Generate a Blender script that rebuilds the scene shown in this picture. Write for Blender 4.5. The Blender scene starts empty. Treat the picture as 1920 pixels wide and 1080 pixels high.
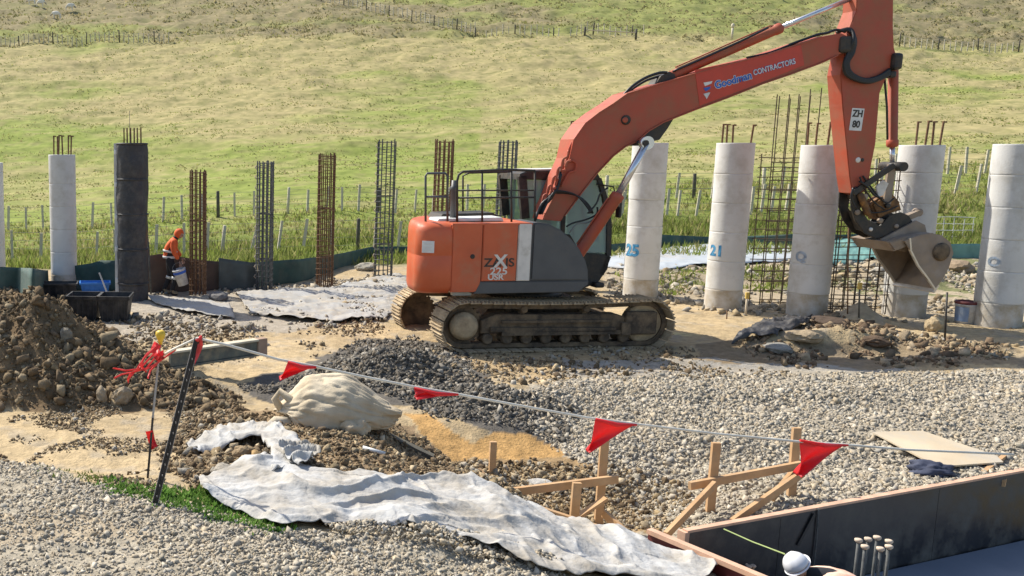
import bpy, bmesh, math, random
import numpy as np
from mathutils import Vector, Matrix

random.seed(7)
rng = np.random.default_rng(11)
S = bpy.context.scene
COL = S.collection
R = math.radians

# ------------------------------------------------------------------ camera, sky, sun, exposure
CAM_H, F, CX, CY = 3.4, 1770.0, 350.0, 540.0
TH = math.atan(260.0 / F)
cam = bpy.data.objects.new('camera', bpy.data.cameras.new('camera'))
COL.objects.link(cam); S.camera = cam
cam.location = (0, 0, CAM_H); cam.rotation_euler = (math.pi / 2 - TH, 0, 0)
cam.data.sensor_width = 36; cam.data.lens = F * 36 / 1920
cam.data.shift_x = (960 - CX) / 1920
cam.data.clip_start = 0.1; cam.data.clip_end = 2000
SUN_EL, SUN_DIR = R(47), Vector((-0.72, 0.69, 0)).normalized()
w = bpy.data.worlds.new('World'); S.world = w; w.use_nodes = True
nt = w.node_tree
sky = nt.nodes.new('ShaderNodeTexSky'); sky.sky_type = 'NISHITA'; sky.sun_disc = False
sky.sun_elevation = SUN_EL; sky.sun_rotation = math.atan2(SUN_DIR.x, SUN_DIR.y)
sky.air_density = 1.0; sky.dust_density = 1.5
nt.nodes['Background'].inputs[1].default_value = 0.14
nt.links.new(sky.outputs[0], nt.nodes['Background'].inputs[0])
sun = bpy.data.objects.new('sun', bpy.data.lights.new('sun', 'SUN'))
COL.objects.link(sun)
sun.data.energy = 5.0; sun.data.angle = R(0.53); sun.data.color = (1, 0.94, 0.83)
sd = Vector((SUN_DIR.x * math.cos(SUN_EL), SUN_DIR.y * math.cos(SUN_EL), math.sin(SUN_EL)))
sun.rotation_euler = sd.to_track_quat('Z', 'Y').to_euler(); sun.location = sd * 60
S.view_settings.view_transform = 'Standard'; S.view_settings.look = 'None'
S.view_settings.exposure = 0.42; S.view_settings.gamma = 1
S.view_settings.use_curve_mapping = False

# ------------------------------------------------------------------ where things stand
CT, ST = math.cos(TH), math.sin(TH)
def proj(X, Y, Z):
    dz = np.asarray(Z) - CAM_H
    d = np.asarray(Y) * CT - dz * ST
    up = np.asarray(Y) * ST + dz * CT
    return CX + F * np.asarray(X) / d, CY - F * up / d
def ray(u, v):
    a = (u - CX) / F; b = -(v - CY) / F
    return Vector((a, CT + b * ST, -ST + b * CT))
def at_z(u, v, z=0.0):
    d = ray(u, v); return Vector((0, 0, CAM_H)) + d * ((z - CAM_H) / d.z)
def at_y(u, v, Y):
    d = ray(u, v); return Vector((0, 0, CAM_H)) + d * (Y / d.y)
def z_of(v, Y):
    return CAM_H - Y * math.tan(TH + math.atan((v - CY) / F))

# ------------------------------------------------------------------ noise
_lat = rng.random((256, 256))
def vnoise(x, y, seed=0):
    x = np.asarray(x, float) + seed * 17.31; y = np.asarray(y, float) + seed * 7.77
    xi = np.floor(x).astype(int); yi = np.floor(y).astype(int)
    fx = x - xi; fy = y - yi
    fx = fx * fx * (3 - 2 * fx); fy = fy * fy * (3 - 2 * fy)
    g = lambda a, b: _lat[a % 256, b % 256]
    return (g(xi, yi) * (1 - fx) + g(xi + 1, yi) * fx) * (1 - fy) + (g(xi, yi + 1) * (1 - fx) + g(xi + 1, yi + 1) * fx) * fy
def fbm(x, y, o=4, seed=0):
    s = 0; a = 0.5; t = 0
    for k in range(o):
        s = s + a * vnoise(x * 2 ** k, y * 2 ** k, seed + k * 3); t += a; a *= 0.5
    return s / t

def crumple(X, Y, cell, seed=0):
    """facets with sharp creases, as in crushed cloth"""
    x = np.asarray(X) / cell + seed * 3.3; y = np.asarray(Y) / cell + seed * 5.1; xi = np.floor(x).astype(int); yi = np.floor(y).astype(int)
    best = np.full(np.shape(x), -9.0)
    for i in (-1, 0, 1):
        for j in (-1, 0, 1):
            a = (xi + i + seed * 31) % 256; b = (yi + j + seed * 17) % 256
            r1, r2, r3, r4, r5 = _lat[a, b], _lat[b, a], _lat[(a + 71) % 256, b], _lat[a, (b + 93) % 256], _lat[(a + 13) % 256, (b + 7) % 256]
            dx = x - (xi + i + r1); dy = y - (yi + j + r2)
            best = np.maximum(best, .45 * r5 + (r3 - .5) * 1.5 * dx + (r4 - .5) * 1.5 * dy - .62 * (dx * dx + dy * dy))
    return best
def smooth(x, a, b):
    t = np.clip((x - a) / (b - a), 0, 1); return t * t * (3 - 2 * t)

def poly_in(u, v, pts):
    u = np.asarray(u); v = np.asarray(v); inside = np.zeros(u.shape, bool)
    n = len(pts); j = n - 1
    for i in range(n):
        xi, yi = pts[i]; xj, yj = pts[j]
        c = ((yi > v) != (yj > v)) & (u < (xj - xi) * (v - yi) / ((yj - yi) + 1e-9) + xi)
        inside ^= c; j = i
    return inside

# ------------------------------------------------------------------ terrain height
# field and hill behind the site: heights over distance (rows) and bearing (columns)
KY = [24, 27.5, 33, 41, 60, 85, 113, 145, 330]
KV = {27.5: None, 33: (492, 468, 445, 420), 41: (440, 410, 366, 322), 60: (335, 302, 272, 245),
      85: (195, 172, 160, 160), 113: (88, 72, 72, 98), 145: (8, -6, -14, 10)}
KA = [(x - CX) / F for x in (0, 700, 1300, 1900)]
KZ = []
for y in KY:
    if y == 24: KZ.append([0, 0, 0.05, 0.1])
    elif y == 27.5: KZ.append([-0.1, 0, 0.15, 0.3])
    elif y == 330: KZ.append([95, 95, 95, 95])
    else: KZ.append([z_of(v, y) for v in KV[y]])
KZ = np.array(KZ)
def far_z(X, Y):
    a = X / np.maximum(Y, 1e-3); a = np.clip(a, KA[0], KA[-1])
    cols = np.stack([np.interp(Y, KY, KZ[:, i]) for i in range(4)], -1)
    t = np.interp(a, KA, [0, 1, 2, 3]); i = np.clip(t.astype(int), 0, 2); f = t - i
    f = f * f * (3 - 2 * f)
    return np.take_along_axis(cols, i[..., None], -1)[..., 0] * (1 - f) + np.take_along_axis(cols, (i + 1)[..., None], -1)[..., 0] * f

CTRL = [(0, 1079, .5), (-300, 1079, .5), (300, 1079, .5), (600, 1079, .45), (900, 1079, .36), (1100, 1079, .05), (1200, 1085, -.35),
        (-300, 950, .5), (0, 900, .45), (0, 960, .5), (200, 950, .5), (290, 945, .5), (500, 1000, .48), (750, 1020, .45), (1000, 1060, .3),
        (0, 820, .2), (200, 850, .25), (0, 770, .1), (300, 790, .15), (-300, 830, .2),
        (400, 900, .45), (600, 800, .3), (450, 800, .22), (650, 860, .35), (800, 900, .15), (700, 790, .2), (550, 880, .42),
        (700, 950, .38), (900, 980, .15), (1080, 1020, -.10), (1160, 1045, -.28), (1240, 1050, -.40), (1300, 1079, -.40), (1400, 1100, -.4),
        (900, 900, -.45), (1000, 930, -.62), (1100, 950, -.68), (1150, 1000, -.7), (1230, 985, -.65),
        (800, 800, -.05), (900, 840, -.25), (1000, 850, -.2), (850, 860, -.2), (1050, 900, -.5),
        (900, 770, 0), (700, 740, 0), (500, 740, 0), (1100, 830, -.15),
        (1200, 800, -.1), (1200, 700, 0), (1400, 800, -.15), (1700, 800, -.1), (1900, 800, 0), (1500, 930, -.38),
        (1300, 970, -.5), (1800, 870, -.3), (1900, 870, -.35), (1600, 880, -.32), (1200, 900, -.5), (1350, 900, -.35), (1000, 700, 0), (1500, 700, 0)]
CP = []
for (u, v, z) in CTRL:
    p = at_z(u, v, z); CP.append((p.x / p.y, math.log(p.y), z))

# excavated box: its boards
FORM_TOP = -0.28
FA, FB = at_z(1293, 1000, FORM_TOP), at_z(1905, 889, FORM_TOP)
LA, LB = at_z(1222, 998, FORM_TOP), at_z(1436, 1088, FORM_TOP)
fd = (FB - FA).normalized(); fn = Vector((-fd.y, fd.x, 0))
ld = (LB - LA).normalized(); ln_ = Vector((-ld.y, ld.x, 0))
FLOOR_Z = FORM_TOP - 0.86

MX = [(-9, 1.3), (-2.63, 1.33), (-2.2, 1.33), (-1.65, 1.06), (-1.13, .68), (-.38, .34), (.3, .14), (.9, 0)]
def ter(X, Y, fine=True, pit=True):
    X = np.asarray(X, float); Y = np.asarray(Y, float)
    z0 = far_z(X, Y)
    a = X / np.maximum(Y, .5); l = np.log(np.maximum(Y, .5))
    sw = np.full(X.shape, 0.02); sz = sw * z0
    for (ca, cl, cz) in CP:
        wgt = np.exp(-((a - ca) ** 2 / 0.0042 + (l - cl) ** 2 / 0.0042))
        sw = sw + wgt; sz = sz + wgt * cz
    z = sz / sw
    z = np.where(Y > 20, z0, z)
    site = 1 - smooth(Y, 25, 31)
    near = 1 - smooth(Y, 18, 24)
    # spoil mound at left
    h = np.interp(X, [m[0] for m in MX], [m[1] for m in MX])
    d = np.where(Y < 13.3, (13.3 - Y) / 1.7, (Y - 13.3) / 1.9)
    mnd = h * np.clip(1 - d, 0, 1) ** .9
    z = z + mnd * (0.80 + .35 * fbm(X * 2.2, Y * 2.2, 3, 5)) + smooth(mnd, 0, .15) * .16 * (fbm(X * 5, Y * 5, 3, 7) - .45)
    # dark stone pile, heap at right, low piles among the columns
    for (gx, gy, sx, sy, gh) in ((3.15, 13.9, 1.0, .65, .38), (4.6, 12.9, .8, .55, .14), (11.0, 15.9, 1.4, .34, .34), (13.6, 15.3, 1.2, .22, .08),
                                 (1.0, 17.6, .35, .25, .16), (13.2, 18.2, .4, .3, .3), (17.5, 23.5, 1.3, .7, .55), (12.4, 24, 2.5, .5, .22), (5.2, 22, 1.6, .5, .1)):
        z = z + gh * np.exp(-((X - gx) / sx) ** 2 - ((Y - gy) / sy) ** 2) * (.7 + .6 * fbm(X * 3, Y * 3, 3, 9))
    if fine:
        z = z + site * ((fbm(X * 1.3, Y * 1.3, 4, 1) - .5) * .10 + (fbm(X * 7, Y * 7, 3, 2) - .5) * .045)
        # wheel ruts in the clay
        rut = np.sin((Y * 3.2 + .35 * X + 1.6 * fbm(X * .35, Y * .35, 2, 30)) * 2.1)
        z = z + site * smooth(Y, 8, 9.5) * (1 - smooth(Y, 17, 20)) * .012 * rut
        fieldm = smooth(Y, 27, 36)
        z = z + fieldm * ((fbm(X * .25, Y * .4, 3, 4) - .5) * .7 * np.clip(Y / 80, 0, 1.4) + (fbm(X * .7, Y * 1.9, 4, 6) - .5) * np.interp(Y, [36, 80, 118, 300], [.10, .25, .95, 2.0]))
    # hole inside the boards
    s1 = (X - FA.x) * fn.x + (Y - FA.y) * fn.y
    s2 = (X - LA.x) * ln_.x + (Y - LA.y) * ln_.y
    inside = (s1 < .07) & (s2 > -.07) & (Y > 3)
    if pit: z = np.where(inside, FLOOR_Z - .25, z)
    return z
def gz(x, y): return float(ter(np.array([x]), np.array([y]))[0])
def on_ground(u, v):
    """where the line of sight through a point of the picture meets the terrain"""
    d = ray(u, v); t = np.concatenate([np.arange(4, 32, .04), np.arange(32, 320, .25)])
    P = np.array([0, 0, CAM_H]) + np.outer(t, np.array(d))
    below = P[:, 2] < ter(P[:, 0], P[:, 1])
    k = int(np.argmax(below)) if below.any() else len(t) - 1
    return Vector(P[k])

# ------------------------------------------------------------------ materials
def nodes_of(m):
    m.use_nodes = True; return m.node_tree.nodes, m.node_tree.links
def mat(name, c1, c2=None, rough=.8, scale=6, metal=0, bump=.0, bscale=40, dirt=None, dscale=3, damt=.5, spec=.5, attr=False, coat=0, det=5):
    m = bpy.data.materials.new(name); N, L = nodes_of(m)
    b = N['Principled BSDF']; b.inputs['Roughness'].default_value = rough; b.inputs['Metallic'].default_value = metal
    b.inputs['Specular IOR Level'].default_value = spec
    if coat: b.inputs['Coat Weight'].default_value = coat
    tc = N.new('ShaderNodeTexCoord'); co = tc.outputs['Object']
    n = N.new('ShaderNodeTexNoise'); n.inputs['Scale'].default_value = scale; n.inputs['Detail'].default_value = det
    L.new(co, n.inputs['Vector'])
    mx = N.new('ShaderNodeMix'); mx.data_type = 'RGBA'
    c2 = c2 or tuple(x * .8 for x in c1)
    rp = N.new('ShaderNodeMapRange'); rp.inputs[1].default_value = .3; rp.inputs[2].default_value = .7
    L.new(n.outputs[0], rp.inputs[0]); L.new(rp.outputs[0], mx.inputs[0])
    mx.inputs[6].default_value = (*c1, 1); mx.inputs[7].default_value = (*c2, 1)
    out = mx.outputs[2]
    if attr:
        at = N.new('ShaderNodeAttribute'); at.attribute_name = 'Col'
        mu = N.new('ShaderNodeMix'); mu.data_type = 'RGBA'; mu.blend_type = 'MULTIPLY'; mu.inputs[0].default_value = 1
        L.new(at.outputs[0], mu.inputs[6]); L.new(out, mu.inputs[7]); out = mu.outputs[2]
    if dirt:
        n2 = N.new('ShaderNodeTexNoise'); n2.inputs['Scale'].default_value = dscale; n2.inputs['Detail'].default_value = 8
        n2.inputs['Roughness'].default_value = .7; L.new(co, n2.inputs['Vector'])
        r2 = N.new('ShaderNodeMapRange'); r2.inputs[1].default_value = 1 - damt - .15; r2.inputs[2].default_value = 1 - damt + .15
        L.new(n2.outputs[0], r2.inputs[0])
        m2 = N.new('ShaderNodeMix'); m2.data_type = 'RGBA'; L.new(r2.outputs[0], m2.inputs[0]); L.new(out, m2.inputs[6])
        m2.inputs[7].default_value = (*dirt, 1); out = m2.outputs[2]
        r3 = N.new('ShaderNodeMapRange'); r3.inputs[3].default_value = rough; r3.inputs[4].default_value = .9
        L.new(r2.outputs[0], r3.inputs[0]); L.new(r3.outputs[0], b.inputs['Roughness'])
    L.new(out, b.inputs['Base Color'])
    if bump:
        n3 = N.new('ShaderNodeTexNoise'); n3.inputs['Scale'].default_value = bscale; n3.inputs['Detail'].default_value = 4
        L.new(co, n3.inputs['Vector'])
        bp = N.new('ShaderNodeBump'); bp.inputs['Strength'].default_value = bump; bp.inputs['Distance'].default_value = .02
        L.new(n3.outputs[0], bp.inputs['Height']); L.new(bp.outputs[0], b.inputs['Normal'])
    return m

M = {}
M['ground'] = mat('site ground', (1, 1, 1), (.68, .68, .68), rough=.95, scale=9, bump=.9, bscale=30, attr=True, spec=.1, det=8)
M['field'] = mat('pasture', (1, 1, 1), (.62, .66, .6), rough=.95, scale=1.6, bump=.8, bscale=5, attr=True, spec=.1, det=10)
M['stone'] = mat('stones', (1, 1, 1), (.8, .8, .8), rough=.9, scale=20, attr=True, spec=.2)
M['clod'] = mat('clods', (1, 1, 1), (.65, .65, .65), rough=.97, scale=14, attr=True, spec=.1, bump=.6, bscale=60)
M['grass'] = mat('grass blades', (1, 1, 1), (.8, .8, .8), rough=.7, scale=2, attr=True, spec=.15)
_n, _l = M['grass'].node_tree.nodes, M['grass'].node_tree.links
_t = _n.new('ShaderNodeBsdfTranslucent'); _m = _n.new('ShaderNodeMixShader'); _m.inputs[0].default_value = .5
_l.new(_n['Principled BSDF'].inputs['Base Color'].links[0].from_socket, _t.inputs[0]); _l.new(_n['Principled BSDF'].outputs[0], _m.inputs[1]); _l.new(_t.outputs[0], _m.inputs[2]); _l.new(_m.outputs[0], _n['Material Output'].inputs[0])
M['orange'] = mat('orange paint', (.60, .125, .045), (.50, .098, .036), rough=.45, scale=2, dirt=(.44, .20, .11), dscale=2.6, damt=.36, spec=.45)
M['boom'] = mat('boom paint', (.46, .080, .036), (.36, .066, .034), rough=.5, scale=1.3, dirt=(.32, .13, .075), dscale=2.4, damt=.44, spec=.45)
M['decal_red'] = mat('fresh red panel', (.56, .045, .015), (.48, .04, .015), rough=.35)
M['cgrey'] = mat('dark grey paint', (.085, .09, .094), (.068, .07, .075), rough=.5, scale=3, dirt=(.13, .12, .105), dscale=2, damt=.33)
M['black'] = mat('black steel', (.02, .02, .02), (.012, .012, .012), rough=.5, scale=5, dirt=(.10, .075, .05), dscale=6, damt=.42)
M['rubber'] = mat('black rubber hose', (.012, .012, .013), rough=.45)
M['track'] = mat('muddy track steel', (.30, .22, .13), (.15, .11, .07), rough=.85, scale=7, dirt=(.48, .37, .23), dscale=4, damt=.55, bump=.5, bscale=30)
M['trackdark'] = mat('track frame', (.085, .06, .038), (.035, .027, .02), rough=.8, scale=5, dirt=(.24, .17, .10), dscale=4, damt=.45, bump=.4, bscale=20)
M['signblue'] = mat('sign blue', (.03, .12, .50), rough=.5)
M['cream'] = mat('cream stripe', (.74, .70, .64), rough=.5, dirt=(.4, .34, .25), damt=.3)
M['white'] = mat('white paint', (.75, .75, .72), rough=.5)
M['chrome'] = mat('cylinder rod', (.72, .73, .75), (.6, .6, .62), rough=.22, metal=.75)
M['bucketsteel'] = mat('worn bucket steel', (.33, .27, .22), (.22, .17, .13), rough=.6, scale=4, metal=.2, dirt=(.36, .27, .18), dscale=5, damt=.4)
M['bright'] = mat('polished cutting edge', (.75, .68, .58), rough=.35, metal=.5)
M['hitch'] = mat('yellow brown hitch', (.36, .17, .035), (.14, .06, .02), rough=.6, scale=8, dirt=(.05, .035, .025), dscale=6, damt=.45)
M['conc'] = mat('pale concrete', (.66, .65, .62), (.55, .54, .51), rough=.85, scale=1.6, dirt=(.42, .39, .33), dscale=2.0, damt=.36, bump=.15, bscale=30)
M['concmud'] = mat('mud splashed concrete', (.60, .58, .54), (.50, .48, .44), rough=.9, scale=1.6, dirt=(.40, .33, .23), dscale=3.5, damt=.5, bump=.15, bscale=30)
M['wrap'] = mat('black wrap', (.030, .030, .034), (.017, .017, .02), rough=.5, scale=5, dirt=(.11, .10, .09), dscale=5, damt=.42, bump=.6, bscale=14)
M['rust'] = mat('rusty rebar', (.20, .11, .055), (.10, .055, .03), rough=.9, scale=20)
M['rebar'] = mat('grey rebar', (.13, .135, .13), (.055, .058, .058), rough=.8, scale=12)
M['meshbar'] = mat('dull mesh steel', (.11, .075, .045), (.06, .045, .03), rough=.9, scale=12)
M['cap'] = mat('pale bar end', (.62, .50, .38), rough=.7)
M['post'] = mat('grey weathered post', (.62, .56, .43), (.48, .43, .32), rough=.95, scale=6, bump=.4, bscale=40)
M['postdark'] = mat('dark fence post', (.13, .12, .09), (.08, .07, .055), rough=.95, scale=6)
M['wire'] = mat('fence wire', (.25, .25, .23), rough=.6, metal=.5)
M['silt'] = mat('green silt cloth', (.045, .10, .085), (.025, .06, .055), rough=.75, scale=3, dirt=(.10, .12, .10), dscale=2, damt=.4)
M['siltgrey'] = mat('grey silt cloth', (.085, .105, .10), (.05, .06, .06), rough=.75, scale=3)
M['siltbrown'] = mat('brown hessian cloth', (.12, .085, .065), (.08, .055, .045), rough=.9, scale=3)
M['siltlight'] = mat('teal cloth', (.16, .32, .28), (.08, .18, .16), rough=.6, scale=2)
M['tarp'] = mat('pale blue grey tarpaulin', (.46, .49, .51), (.36, .39, .41), rough=.6, scale=1.5, dirt=(.45, .40, .33), dscale=1.3, damt=.35)
M['slurry'] = mat('grey ground sheet', (.37, .365, .35), (.28, .27, .25), rough=.8, scale=2, dirt=(.40, .34, .25), dscale=2.2, damt=.42)
M['sheet'] = mat('white geotextile', (.53, .53, .52), (.41, .41, .40), rough=.9, scale=2.5, dirt=(.34, .30, .24), dscale=2.0, damt=.48, bump=.5, bscale=25)
M['sack'] = mat('dusty cream sack', (.58, .50, .37), (.47, .37, .23), rough=.85, scale=2.2, dirt=(.40, .33, .23), dscale=2.4, damt=.42, bump=.3, bscale=70)
M['timber'] = mat('new sawn timber', (.56, .36, .19), (.44, .26, .12), rough=.8, scale=5, dirt=(.34, .24, .15), dscale=6, damt=.36)
M['timberpink'] = mat('pinkish timber edge', (.66, .42, .29), (.54, .32, .21), rough=.8, scale=6, dirt=(.40, .30, .22), dscale=6, damt=.35)
M['ply'] = mat('dusty plywood', (.60, .50, .35), (.50, .40, .27), rough=.85, scale=2, dirt=(.42, .40, .35), dscale=1.8, damt=.4)
M['formply'] = mat('black film faced ply', (.022, .022, .024), (.014, .014, .016), rough=.32, scale=2, dirt=(.11, .105, .095), dscale=2.6, damt=.40)
M['slab'] = mat('blue grey slab', (.20, .22, .26), (.16, .18, .22), rough=.7, scale=2)
M['red'] = mat('red plastic flag', (.80, .045, .05), (.72, .035, .04), rough=.45)
M['tape'] = mat('pink red tape', (.80, .12, .11), (.72, .07, .07), rough=.4)
M['yellow'] = mat('yellow cap', (.75, .50, .04), rough=.5)
M['rope'] = mat('white rope', (.75, .71, .62), rough=.7)
M['greenline'] = mat('yellow green string', (.45, .55, .20), rough=.6)
M['stakeblack'] = mat('black steel standard', (.022, .02, .022), rough=.45, dirt=(.09, .07, .06), damt=.35, dscale=8)
M['stakeedge'] = mat('worn stake edge', (.40, .37, .35), rough=.5)
M['tub'] = mat('black plastic tub', (.028, .029, .03), (.018, .018, .02), rough=.5, dirt=(.13, .11, .09), dscale=4, damt=.4)
M['blue'] = mat('blue plastic', (.02, .20, .62), (.015, .16, .5), rough=.4)
M['paint'] = mat('blue spray paint', (.06, .32, .60), (.12, .40, .64), rough=.7, scale=30)
M['paintfaint'] = mat('faint blue spray paint', (.36, .46, .58), (.48, .53, .58), rough=.7, scale=30)
M['signdull'] = mat('faded blue label', (.14, .22, .38), (.3, .34, .4), rough=.6)
M['navy'] = mat('navy cloth', (.05, .06, .10), (.03, .035, .06), rough=.8)
M['beamend'] = mat('dusty end block', (.40, .28, .20), (.30, .2, .14), rough=.9)
M['darkred'] = mat('dark red edge', (.16, .03, .03), (.10, .025, .025), rough=.6)
M['ochre'] = mat('yellow peg top', (.60, .42, .10), rough=.8)
M['beam'] = mat('grey green beam', (.15, .16, .13), (.10, .10, .085), rough=.8, dirt=(.35, .28, .18), dscale=5, damt=.4)
M['hivis'] = mat('orange work jacket', (.78, .14, .03), (.62, .09, .02), rough=.8, scale=9)
M['hivispale'] = mat('sun faded orange work shirt', (.78, .45, .32), (.62, .26, .16), rough=.85, scale=10, dirt=(.75, .62, .50), dscale=9, damt=.45)
M['trouser'] = mat('black work trousers', (.02, .02, .024), rough=.9)
M['reflect'] = mat('silver band', (.72, .72, .70), rough=.4)
M['skin'] = mat('skin', (.45, .26, .18), rough=.6)
M['hatwhite'] = mat('white hard hat', (.80, .80, .82), rough=.25)
M['hatgrey'] = mat('grey print', (.33, .35, .42), rough=.5)
M['bucketw'] = mat('white pail', (.62, .63, .64), (.5, .5, .52), rough=.5, dirt=(.35, .33, .32), dscale=9, damt=.4)
M['wool'] = mat('sheep wool', (.80, .75, .64), (.7, .65, .54), rough=.95, scale=10)
M['face'] = mat('sheep face', (.45, .40, .33), rough=.9)
M['seat'] = mat('cab seat fabric', (.04, .04, .045), rough=.9)
M['boot'] = mat('boots', (.30, .24, .15), rough=.9)
for _k, _c in (('red', (.9, .07, .07, 1)), ('tape', (.9, .15, .13, 1))):      # thin plastic lets light through
    _n2, _l2 = M[_k].node_tree.nodes, M[_k].node_tree.links
    _t2 = _n2.new('ShaderNodeBsdfTranslucent'); _m2 = _n2.new('ShaderNodeMixShader'); _m2.inputs[0].default_value = .4; _t2.inputs[0].default_value = _c
    _l2.new(_n2['Principled BSDF'].outputs[0], _m2.inputs[1]); _l2.new(_t2.outputs[0], _m2.inputs[2]); _l2.new(_m2.outputs[0], _n2['Material Output'].inputs[0])
g = bpy.data.materials.new('cab glass'); N, L_ = nodes_of(g)
b = N['Principled BSDF']; b.inputs['Base Color'].default_value = (.75, .86, .84, 1); b.inputs['Roughness'].default_value = .03
tr = N.new('ShaderNodeBsdfTransparent'); tr.inputs[0].default_value = (.58, .68, .66, 1); ms = N.new('ShaderNodeMixShader'); ms.inputs[0].default_value = .28
L_.new(tr.outputs[0], ms.inputs[1]); L_.new(b.outputs[0], ms.inputs[2]); L_.new(ms.outputs[0], N['Material Output'].inputs[0])
M['glass'] = g

# ------------------------------------------------------------------ object helpers
def props(o, label=None, cat=None, group=None, kind=None):
    if label: o['label'] = label
    if cat: o['category'] = cat
    if group: o['group'] = group
    if kind: o['kind'] = kind
    elif cat: o['kind'] = 'thing'
    return o
def link(name, me, m=None, parent=None, loc=None):
    o = bpy.data.objects.new(name, me); COL.objects.link(o)
    if m is not None and me is not None and not me.materials: me.materials.append(M[m] if isinstance(m, str) else m)
    if parent: o.parent = parent
    if loc is not None: o.location = loc
    return o
def empty(name, loc=(0, 0, 0), rz=0, label=None, cat=None, group=None):
    o = bpy.data.objects.new(name, None); COL.objects.link(o); o.location = loc; o.rotation_euler = (0, 0, rz)
    o.empty_display_size = .1
    return props(o, label, cat, group)
def np_mesh(name, V, Fc, col=None, smooth_=False):
    me = bpy.data.meshes.new(name); V = np.asarray(V, np.float32); Fc = np.asarray(Fc, np.int32)
    k = Fc.shape[1]
    me.vertices.add(len(V)); me.vertices.foreach_set('co', V.ravel())
    me.loops.add(Fc.size); me.loops.foreach_set('vertex_index', Fc.ravel())
    me.polygons.add(len(Fc)); me.polygons.foreach_set('loop_start', np.arange(len(Fc), dtype=np.int32) * k)
    me.polygons.foreach_set('loop_total', np.full(len(Fc), k, np.int32))
    if smooth_: me.polygons.foreach_set('use_smooth', np.ones(len(Fc), bool))
    me.update(calc_edges=True)
    if col is not None:
        at = me.color_attributes.new('Col', 'FLOAT_COLOR', 'POINT')
        c = np.ones((len(V), 4), np.float32); c[:, :3] = col; at.data.foreach_set('color', c.ravel())
    return me

class MB:
    """collects simple shapes into one mesh"""
    def __init__(s): s.bm = bmesh.new(); s.sm = False
    def box(s, c, size, rot=None, bev=0):
        r = bmesh.ops.create_cube(s.bm, size=1); vs = r['verts']
        bmesh.ops.scale(s.bm, vec=size, verts=vs)
        if bev:
            es = list({e for v in vs for e in v.link_edges})
            rb = bmesh.ops.bevel(s.bm, geom=es, offset=bev, segments=2, affect='EDGES', profile=.5)
            vs = list({v for f in rb['faces'] for v in f.verts} | {v for v in vs if v.is_valid})
        if rot is not None: bmesh.ops.transform(s.bm, matrix=rot, verts=vs)
        bmesh.ops.translate(s.bm, vec=Vector(c), verts=vs); return s
    def bar(s, a, b, wx, wy=None, up=Vector((0, 0, 1))):
        a = Vector(a); b = Vector(b); wy = wy or wx; d = b - a; L = d.length
        z = d.normalized(); x = up.cross(z)
        if x.length < 1e-3: x = Vector((1, 0, 0)).cross(z)
        x.normalize(); y = z.cross(x)
        mm = Matrix((x, y, z)).transposed().to_4x4()
        return s.box((a + b) / 2, (wx, wy, L), mm)
    def tube(s, pts, r, n=8, cap=True):
        pts = [Vector(p) for p in pts]; rings = []
        rr = r if isinstance(r, (list, tuple)) else [r] * len(pts)
        ref = None
        for i, p in enumerate(pts):
            t = (pts[min(i + 1, len(pts) - 1)] - pts[max(i - 1, 0)]).normalized()
            if ref is None:
                ref = Vector((0, 0, 1)).cross(t)
                if ref.length < .05: ref = Vector((1, 0, 0)).cross(t)
            x = (ref - t * ref.dot(t)).normalized(); ref = x; y = t.cross(x)
            rings.append([s.bm.verts.new(p + (x * math.cos(2 * math.pi * k / n) + y * math.sin(2 * math.pi * k / n)) * rr[i]) for k in range(n)])
        for A, B in zip(rings, rings[1:]):
            for k in range(n):
                f = s.bm.faces.new((A[k], A[(k + 1) % n], B[(k + 1) % n], B[k])); f.smooth = n > 6
        if cap: s.bm.faces.new(rings[0][::-1]); s.bm.faces.new(rings[-1])
        return s
    def lathe(s, c, prof, n=32, axis=Vector((0, 0, 1)), smooth_=True):
        axis = Vector(axis).normalized(); x = axis.orthogonal().normalized(); y = axis.cross(x); c = Vector(c); rings = []
        for (r, z) in prof:
            rings.append([s.bm.verts.new(c + axis * z + (x * math.cos(2 * math.pi * k / n) + y * math.sin(2 * math.pi * k / n)) * max(r, 1e-4)) for k in range(n)])
        for A, B in zip(rings, rings[1:]):
            for k in range(n):
                f = s.bm.faces.new((A[k], A[(k + 1) % n], B[(k + 1) % n], B[k])); f.smooth = smooth_
        s.bm.faces.new(rings[0][::-1]); s.bm.faces.new(rings[-1]); return s
    def prism(s, pts, y0, y1, bev=0):
        """outline in local x,z pushed along y"""
        A = [s.bm.verts.new((x, y0, z)) for x, z in pts]; B = [s.bm.verts.new((x, y1, z)) for x, z in pts]
        n = len(pts); fs = [s.bm.faces.new(A), s.bm.faces.new(B[::-1])]
        for k in range(n): fs.append(s.bm.faces.new((A[k], B[k], B[(k + 1) % n], A[(k + 1) % n])))
        bmesh.ops.recalc_face_normals(s.bm, faces=fs)
        if bev:
            es = [e for f in fs[:2] for e in f.edges]
            bmesh.ops.bevel(s.bm, geom=es, offset=bev, segments=2, affect='EDGES')
        return s
    def mesh(s, name):
        bmesh.ops.recalc_face_normals(s.bm, faces=s.bm.faces[:])
        me = bpy.data.meshes.new(name); s.bm.to_mesh(me); s.bm.free(); return me
    def build(s, name, m, parent=None, loc=None):
        return link(name, s.mesh(name), m, parent, loc)

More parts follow.
